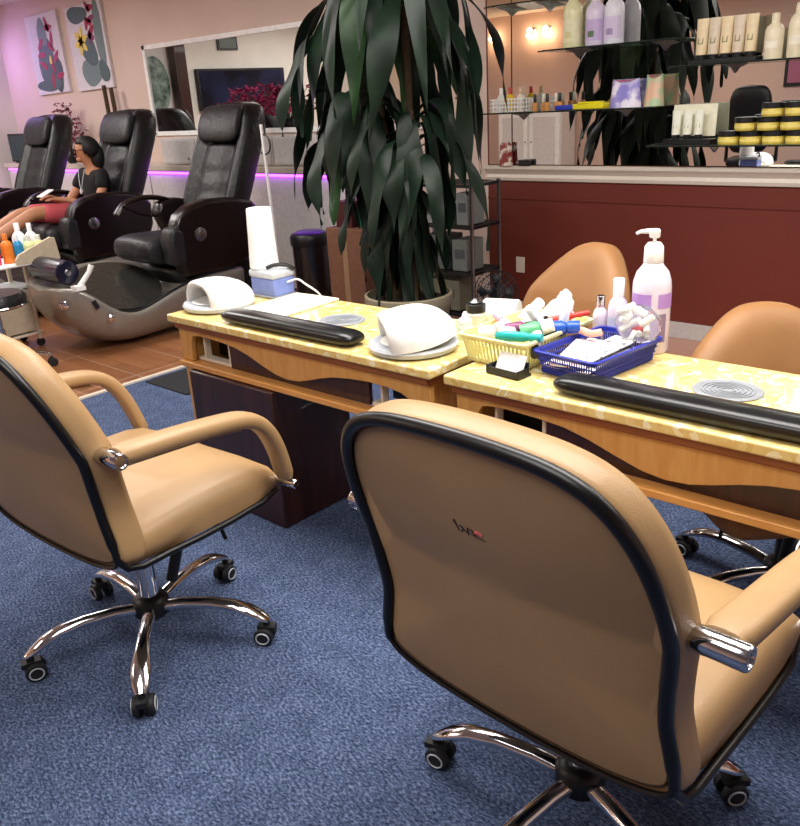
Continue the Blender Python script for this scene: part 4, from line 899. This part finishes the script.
for i, (x, z, w_, h_, c, lab) in enumerate(((-.12, .72, .16, .14, '#8f9290', 'light grey carton at the left of the upper rack shelf'), (.06, .72, .12, .11, '#55595a', 'dark grey carton in the middle of the upper rack shelf'), (.19, .72, .09, .2, '#7d8280', 'pale upright packet at the right end of upper rack shelf'), (-.05, .42, .2, .22, '#5f6662', 'pale grey packet on the middle rack shelf'), (.16, .42, .12, .2, '#6f746f', 'light packet at the right of the middle rack shelf'), (.0, .14, .3, .2, '#6c6a58', 'olive box on the lowest rack shelf'))):
    o = G().box((0, 0, h_/2), (w_, .18, h_)).box((0, -.0905, h_*.55), (w_*.7, .001, h_*.3), mi=1).ob('packet', [simple(c, .6), simple('#4c5052', .6)], bevel=.004); o.location = (-3.50+x, 4.36, z+.001 if z < .2 else z-.007+.001); tag(o, lab, 'packet', 'packets on the wire rack')
# pedestal fan
t = thing('desk_fan', 'round black wire-cage fan beyond the left desk', 'fan', (-2.50, 3.50, 0), R(20))
G().lathe([(.001, 0), (.13, 0), (.13, .015), (.02, .035), (.001, .036)], n=28).ob('base', M['blackpl'], t)
G().tube([(0, 0, .03), (0, 0, .40)], .012, 10).ob('stand', M['blackpl'], t)
g = G(); cz = .52
for rr_, y in ((.118, 0), (.095, -.035), (.06, -.045), (.03, -.048), (.095, .035), (.06, .045)): g.tube([(rr_*cos(a), y, cz+rr_*sin(a)) for a in [2*pi*k/28 for k in range(28)]], .0025, 5, closed=True)
for k in range(28):
    a = 2*pi*k/28; g.tube([(.02*cos(a), -.048, cz+.02*sin(a)), (.095*cos(a), -.035, cz+.095*sin(a)), (.118*cos(a), 0, cz+.118*sin(a)), (.095*cos(a), .035, cz+.095*sin(a)), (.03*cos(a), .048, cz+.03*sin(a))], .0015, 4)
g.ob('cage', M['blackpl'], t)
G().lathe([(.001, -.03), (.03, -.03), (.035, .05), (.03, .08), (.001, .08)], (0, 0, cz), 16, axis=(0, 1, 0)).ob('motor', M['blackpl'], t)
for k in range(4):
    a = pi/2*k; G().add([(.02*cos(a), -.01, cz+.02*sin(a)), (.09*cos(a-.35), -.02, cz+.09*sin(a-.35)), (.10*cos(a), -.01, cz+.10*sin(a)), (.09*cos(a+.35), .005, cz+.09*sin(a+.35))], [(0, 1, 2, 3)]).ob('blade', M['rubber'], t, solid=.003)
o = G().box((0, 0, 0), (.07, .008, .11)).ob('wall_outlet', M['cream'], bevel=.003); o.location = (-3.25, YW-.005, .36); tag(o, 'cream power outlet plate low on the red wall', 'outlet')
o = G().box((0, 0, .004), (.42, .62, .008)).ob('door_mat', simple('#1d1f22', .95), bevel=.003); o.location = (-4.08, 2.72, .001); tag(o, 'dark rubber mat on carpet at the tile edge', 'mat')
# ------------------------------------------------------------------ glass shelves and goods in front of the large mirror
def shelf(name, lab, x0, x1, z, tip=False, d=.22):
    t = thing(name, lab, 'shelf', ((x0+x1)/2, YW-.012, z), group='glass shelves'); w = (x1-x0)/2
    P = [(-w, 0), (-w, -d*.72)] + [(-w+.12*(1-cos(a)), -d*.72-d*.28*sin(a)) for a in (.5, 1.1, pi/2)] + [(w-.12*(1-cos(a)), -d*.72-d*.28*sin(a)) for a in (pi/2, 1.1, .5)] + [(w, -d*.72), (w, 0)]
    G().prism(P, -.004, .004, 'z').ob('glass_panel', M['glass'], t, bevel=.001)
    g = G(); g.tube([(x, y, -.001) for x, y in P[1:-1]], .0045, 6); g.ob('dark_edge', simple('#20251f', .2), t)
    for s in (-.6, .6): G().prism([(0, -.004), (0, -.05), (-d*.25, -.02), (-d*.8, -.004)], s*w-.006, s*w+.006, 'x').ob('bracket', M['steel'], t)
    return t
shelf('glass_shelf', 'upper left glass shelf holding tall lotion bottles', -3.0, -2.07, 1.72)
shelf('glass_shelf', 'middle left glass shelf holding basket, yellow pack and pouches', -3.46, -2.24, 1.374)
shelf('glass_shelf', 'topmost left glass shelf cut by the photo top', -3.4, -2.93, 2.0)
shelf('glass_shelf', 'right glass shelf with cream pump bottles and tubes', -2.16, -.6, 1.578)
shelf('glass_shelf', 'lower right glass shelf with yellow jars and boxed tubes', -2.26, -.6, 1.165)
shelf('glass_shelf', 'topmost right glass shelf cut by the photo top', -2.1, -.6, 1.93)
for i, (x, h, b) in enumerate(((-2.80, .36, '#f3eebc'), (-2.65, .33, '#e4d8ee'), (-2.53, .34, '#ece8f4'))):
    lotion('lotion_bottle', ['tall cream lotion bottle, left on the upper glass shelf', 'tall lotion bottle with lilac label, middle of upper glass shelf', 'tall pale lotion bottle, right on the upper glass shelf'][i], x, 4.74, 1.7245, .058, h*.72, simple(b, .25), M['white'], .028, .05, label=[(-160, -20, .12, .6, simple(['#f6f0c8', '#cdb6e0', '#dccdea'][i], .4)), (-110, -70, .2, .34, simple(['#e8e0a0', '#5d7a5a', '#a090b8'][i], .5))], pump=True, group='tall bottles on the upper glass shelf')
# middle left shelf goods
bz = 1.3785
t = thing('small_basket', 'small white wire basket on the middle glass shelf', 'basket', (-3.22, 4.72, bz))
G().box((0, 0, .004), (.26, .13, .006)).ob('bottom', M['white'], t)
g = G()
for s in (-1, 1):
    for k in range(12): g.box((-.13+.26*k/11, s*.066, .04), (.006, .004, .075))
    for k in range(6): g.box((s*.131, -.065+.13*k/5, .04), (.004, .006, .075))
for z in (.03, .055, .078):
    for s in (-1, 1): g.box((0, s*.066, z), (.27, .005, .006)); g.box((s*.131, 0, z), (.005, .135, .006))
g.ob('wire_wall', M['white'], t, smooth=False)
for i, (x, b, c, lab) in enumerate(((-3.31, '#f0f0ea', '#ffffff', 'white bottle in the small wire basket'), (-3.24, '#e8c832', '#c02828', 'yellow bottle with red cap in small wire basket'), (-3.16, '#f0e2d0', '#d8b890', 'beige bottle in the small wire basket'))):
    lotion('product_bottle', lab, x, 4.72, bz+.008, .026, .10, simple(b, .3), simple(c, .3), .012, .04, group='bottles in the small wire basket')
for i in range(5):
    lotion('polish_bottle', 'small amber polish bottle on the middle glass shelf', -3.04+.045*i, 4.70+.03*(i % 2), bz, .018, .05, simple('#d99a5a', .2), simple('#f0ead8' if i % 2 else '#2a1c18', .3), .010, .05, group='amber polish bottles on the middle shelf')
o = G().box((0, 0, .014), (.13, .07, .028), rz=.2).ob('blue_pack', simple('#2d3fb0', .4), bevel=.006); o.location = (-2.80, 4.68, bz); tag(o, 'flat blue pack beside the yellow one on middle glass shelf', 'pack')
o = G().box((0, 0, .016), (.21, .09, .032), rz=-.05).box((.01, -.02, .036), (.15, .05, .012), rz=.15).ob('yellow_pack', simple('#e8d820', .4), bevel=.006); o.location = (-2.63, 4.68, bz); tag(o, 'yellow soft pack on the middle glass shelf', 'pack')
def pouch(x, y, z, w_, h_, c, c2, lab):
    t = thing('soft_pouch', lab, 'pouch', (x, y, z), 0, 'pouches on the middle glass shelf')
    g = G(); rings = []
    for k in range(7):
        s = k/6; ww = w_/2*(1-.18*s); dd = .045*(1-.75*s)+.004
        rings.append([(ww*cos(a)*(1 if abs(cos(a)) > .5 else 1.0), dd*sin(a), h_*s+(.012*cos(2*a) if k == 6 else 0)) for a in [2*pi*q/16 for q in range(16)]])
    g.loft(rings).ob('pouch_body', mat('pouch_'+c.strip('#'), c, .35, scale=14, col2=c2, ramp=(.45, .6)), t)
    G().box((0, -.004, h_*.98), (w_*.6, .012, .014)).ob('top_seal', M['magenta'], t)
pouch(-2.42, 4.70, bz, .20, .145, '#8e84d0', '#e8e0f0', 'lilac and white soft pouch on the middle glass shelf')
pouch(-2.262, 4.74, bz, .12, .16, '#e0b494', '#a8c49a', 'peach and green soft pouch at the right end of middle glass shelf')
pouchm = None
# right shelf goods
rz_ = 1.5825
def tube_item(x, y, z, h, m, lab, group, r=.03):
    t = thing('cream_tube', lab, 'tube', (x, y, z), 0, group)
    rings = []
    for k in range(6):
        s = k/5; rings.append([((r*(1+.10*s))*cos(a), (r*(1-.85*s)+.002)*sin(a), .022+(h-.022)*s) for a in [2*pi*q/14 for q in range(14)]])
    G().loft(rings).ob('tube_body', m, t, ang=60)
    G().lathe([(.001, 0), (r*.85, 0), (r*.88, .02), (.001, .021)], n=14).ob('cap', M['blackpl'], t)
    G().box((0, -r*.66, h*.45), (r*.9, .003, h*.16), rx=R(-10)).ob('label', simple('#8a8a5a', .5), t, smooth=False)
for i, x in enumerate((-1.985, -1.92, -1.855, -1.79, -1.725)):
    tube_item(x, 4.70, rz_+.024, .20, simple('#e9d3a8' if i % 2 == 0 else '#d9c8ae', .35), ['gold-cream tube, first from left in the upper black tray', 'cream tube, second from left in upper black tray', 'cream tube, third from left in upper black tray', 'cream tube, fourth from left in upper black tray', 'cream tube, fifth from left in upper black tray'][i], 'tubes in the upper black tray')
o = G().box((0, 0, .011), (.36, .10, .022)).ob('display_tray', M['blackpl'], bevel=.003); o.location = (-1.855, 4.70, rz_); tag(o, 'black display tray under the cream tubes on the right glass shelf', 'tray')
for i, (x, y) in enumerate(((-1.61, 4.70), (-1.51, 4.74), (-1.41, 4.70))):
    lotion('pump_bottle', ['cream bottle nearest the tubes on right glass shelf', 'cream pump bottle second after the tubes on right shelf', 'cream pump bottle at the photo edge on right shelf', 'cream pump bottle beyond the photo edge, left', 'cream pump bottle beyond the photo edge, right'][i], x, y, rz_, .046, (.17 if i == 0 else .21), M['creamb'], M['creamb'], .02, .045, pump=i > 0, group='cream bottles on the right glass shelf', label=[(-130, -50, .3, .5, simple('#f7efdc', .4))])
lz = 1.1695
t = thing('display_box', 'white display card with black base on the lower right shelf', 'display box', (-2.02, 4.71, lz))
G().box((0, 0, .015), (.27, .11, .03)).ob('base', M['blackpl'], t, bevel=.003)
G().box((0, .045, .125), (.25, .006, .17), rx=R(-4)).ob('back_card', simple('#e9e6cc', .5), t, smooth=False)
for i, x in enumerate((-2.10, -2.035, -1.97)):
    tube_item(x, 4.70, lz+.031, .15, simple('#f0efdc', .35), ['white tube on the left of the display box', 'white tube in the middle of the display box', 'white tube on the right of the display box'][i], 'tubes in the white display box', .024)
def make_jar(lab):
    t = thing('cream_jar', lab, 'jar', group='yellow jars on the lower shelf')
    G().lathe([(.001, 0), (.052, 0), (.055, .004), (.055, .036), (.052, .040), (.001, .040)], n=28).ob('jar_body', simple('#dcc456', .3), t)
    G().lathe([(.054, .040), (.057, .041), (.057, .064), (.053, .068), (.001, .068)], n=28).ob('lid', M['blackpl'], t)
    G().add([((.0556)*cos(a), .0556*sin(a), z) for a in [R(-160+140*k/12) for k in range(13)] for z in (.012, .028)], [(2*k, 2*k+2, 2*k+3, 2*k+1) for k in range(12)]).ob('label', simple('#f0dc7c', .4), t)
    return t
jars = []; j0 = None
for row, (n_, xs) in enumerate(((4, -1.80), (3, -1.715), (2, -1.58))):
    for k in range(n_):
        lab = '%s yellow jar with black lid in the %s row on the lower right shelf' % (['leftmost', 'second', 'third', 'fourth', 'fifth', 'sixth'][k], ['bottom', 'middle', 'top'][row])
        if j0 is None: j0 = make_jar(lab); j = j0
        else: j = copy_tree(j0); j['label'] = lab
        j.location = (xs+.118*k, 4.70, lz+.0685*row)
# items on the rail under the mirror
t = thing('candy_bag', 'red and white snack bag standing on the cream rail left of the shelves', 'bag', (-3.34, 4.81, 1.034))
g = G(); g.loft([[(.055*cos(a)*(1-.15*s), .024*(1-.8*s)*sin(a), .15*s) for a in [2*pi*q/14 for q in range(14)]] for s in (0, .15, .4, .7, 1)]); g.ob('bag_body', mat('snack_bag', '#8e2c28', .35, scale=22, col2='#e8dcd0', ramp=(.5, .6)), t)
G().box((0, 0, .145), (.09, .006, .012)).ob('seal', M['white'], t)
o = G().box((0, 0, .02), (.09, .04, .04)).ob('black_case', M['blackpl'], bevel=.006); o.location = (-3.19, 4.815, 1.034); tag(o, 'small black case on the cream rail beside the red bag', 'case')
# ------------------------------------------------------------------ office chair seen in the mirror
t = thing('office_chair', 'tall black office chair seen in the large mirror', 'chair', (-4.0, -1.55, 0), R(170))
g = G(); rings = []
for z, w, th in ((.60, .20, .05), (.75, .25, .07), (1.0, .26, .08), (1.2, .26, .08), (1.36, .22, .07), (1.42, .15, .04)): rings.append([(w*math.copysign(abs(cos(a))**.5, cos(a)), -.26-.12*(z-.6)+th*math.copysign(abs(sin(a))**.6, sin(a)), z) for a in [2*pi*q/20 for q in range(20)]])
g.loft(rings).ob('backrest', M['blkleather'], t, sub=1)
G().box((0, 0, .50), (.52, .50, .11)).ob('seat', M['blkleather'], t, bevel=.04, seg=4)
for s in (-1, 1): G().box((s*.30, -.02, .72), (.07, .32, .05)).box((s*.30, .0, .60), (.04, .06, .22)).ob('armrest', M['blackpl'], t, bevel=.015)
G().lathe([(.03, .1), (.03, .45)], n=14).ob('column', M['blackpl'], t)
for k in range(5):
    a = 2*pi*k/5; l = G().tube([(0, 0, .12), (.3*cos(a), .3*sin(a), .08)], .02, 8).ob('leg', M['blackpl'], t)
    G().ell((.3*cos(a), .3*sin(a), .031), (.03, .03, .03), 12, 8).ob('caster', M['rubber'], l)
# ------------------------------------------------------------------ lights
def lamp(x, y, w, d, p, c, lab, spread=None):
    t = thing('ceiling_light', lab, 'ceiling light', (x, y, ZC), group='ceiling light panels')
    G().box((0, 0, -.012), (w+.06, d+.06, .022)).ob('housing', M['white'], t, bevel=.004)
    G().box((0, 0, -.026), (w, d, .006)).ob('diffuser', mat('lit_diffuser', '#ffffff', .5, emit='#fff4e6', estr=1.5), t, smooth=False)
    l = bpy.data.lights.new('panel_lamp', 'AREA'); l.shape = 'RECTANGLE'; l.size = w; l.size_y = d; l.energy = p; l.color = c
    o = bpy.data.objects.new('panel_lamp', l); COL.objects.link(o); o.location = (0, 0, -.035); o.parent = t
WARM = (1, .93, .84); NEU = (1, .97, .94)
LP = [(-.7, 1.9, 1.8, 1.2, 70, NEU), (-2.5, 2.1, 1.5, 1.2, 52, NEU), (-.9, -.3, 1.5, 1.2, 34, NEU), (-5.4, 2.2, 1.5, 1.2, 46, NEU), (-8.4, 2.4, 1.5, 1.2, 60, NEU), (.9, 3.3, 1.5, 1.2, 34, WARM), (-5.0, -1.6, 1.5, 1.2, 44, WARM), (-9.0, .4, 1.5, 1.2, 50, NEU)]  # last panel is an addition, brightens the left wall for the framed mirror
LB = ['ceiling light panel above the right manicure desk', 'ceiling light panel above the left manicure desk', 'ceiling light panel above the near tan chair', 'ceiling light panel before the near pedicure chair', 'ceiling light panel before the far pedicure chair', 'ceiling light panel at the right end of the room', 'ceiling light panel toward the front wall', 'added ceiling light panel brightening the left wall near the television']
for a, lb in zip(LP, LB): lamp(*a, lb)
for i, x in enumerate((-9.41, -8.62, -8.3, -6.2)):
    t = thing('wall_lamp', ['warm wall lamp on the front wall, leftmost in the mirror', 'warm wall lamp on the front wall, second in the mirror', 'warm wall lamp on the front wall, third in the mirror', 'warm wall lamp on the front wall, behind the plant reflection'][i], 'wall lamp', (x, YB, 2.47), group='warm wall lamps')
    G().lathe([(.001, 0), (.05, 0), (.05, .015), (.012, .02), (.012, .10), (.001, .10)], n=18, axis=(0, 1, 0)).ob('lamp_arm', M['steel'], t)
    G().ell((0, .13, 0), (.045, .045, .045)).ob('bulb', mat('warm_bulb', '#ffffff', .5, emit='#ffdcae', estr=14), t)
    l = bpy.data.lights.new('wall_glow', 'POINT'); l.energy = 6; l.color = (1, .66, .38); l.shadow_soft_size = .05
    o = bpy.data.objects.new('wall_glow', l); COL.objects.link(o); o.location = (0, .13, -.08); o.parent = t
l = bpy.data.lights.new('violet_lamp', 'AREA'); l.size = .5; l.energy = 11; l.color = (.55, .35, 1)
t = thing('violet_uplight', 'violet wall lamp in the far left corner', 'lamp', (-10.5, 4.2, 2.3)); G().box((0, 0, 0), (.2, .2, .06)).ob('lamp_body', M['blackpl'], t, bevel=.01)
o = bpy.data.objects.new('violet_lamp', l); COL.objects.link(o); o.parent = t; o.location = (0, 0, -.05); o.rotation_euler = (R(30), R(-35), 0)
w = bpy.data.worlds.new('world'); sc.world = w; w.use_nodes = True
w.node_tree.nodes['Background'].inputs[0].default_value = (.9, .93, 1, 1); w.node_tree.nodes['Background'].inputs[1].default_value = .15
sc.cycles.max_bounces = 8; sc.cycles.glossy_bounces = 5; sc.cycles.transmission_bounces = 6; sc.cycles.transparent_max_bounces = 8
sc.cycles.use_denoising = True
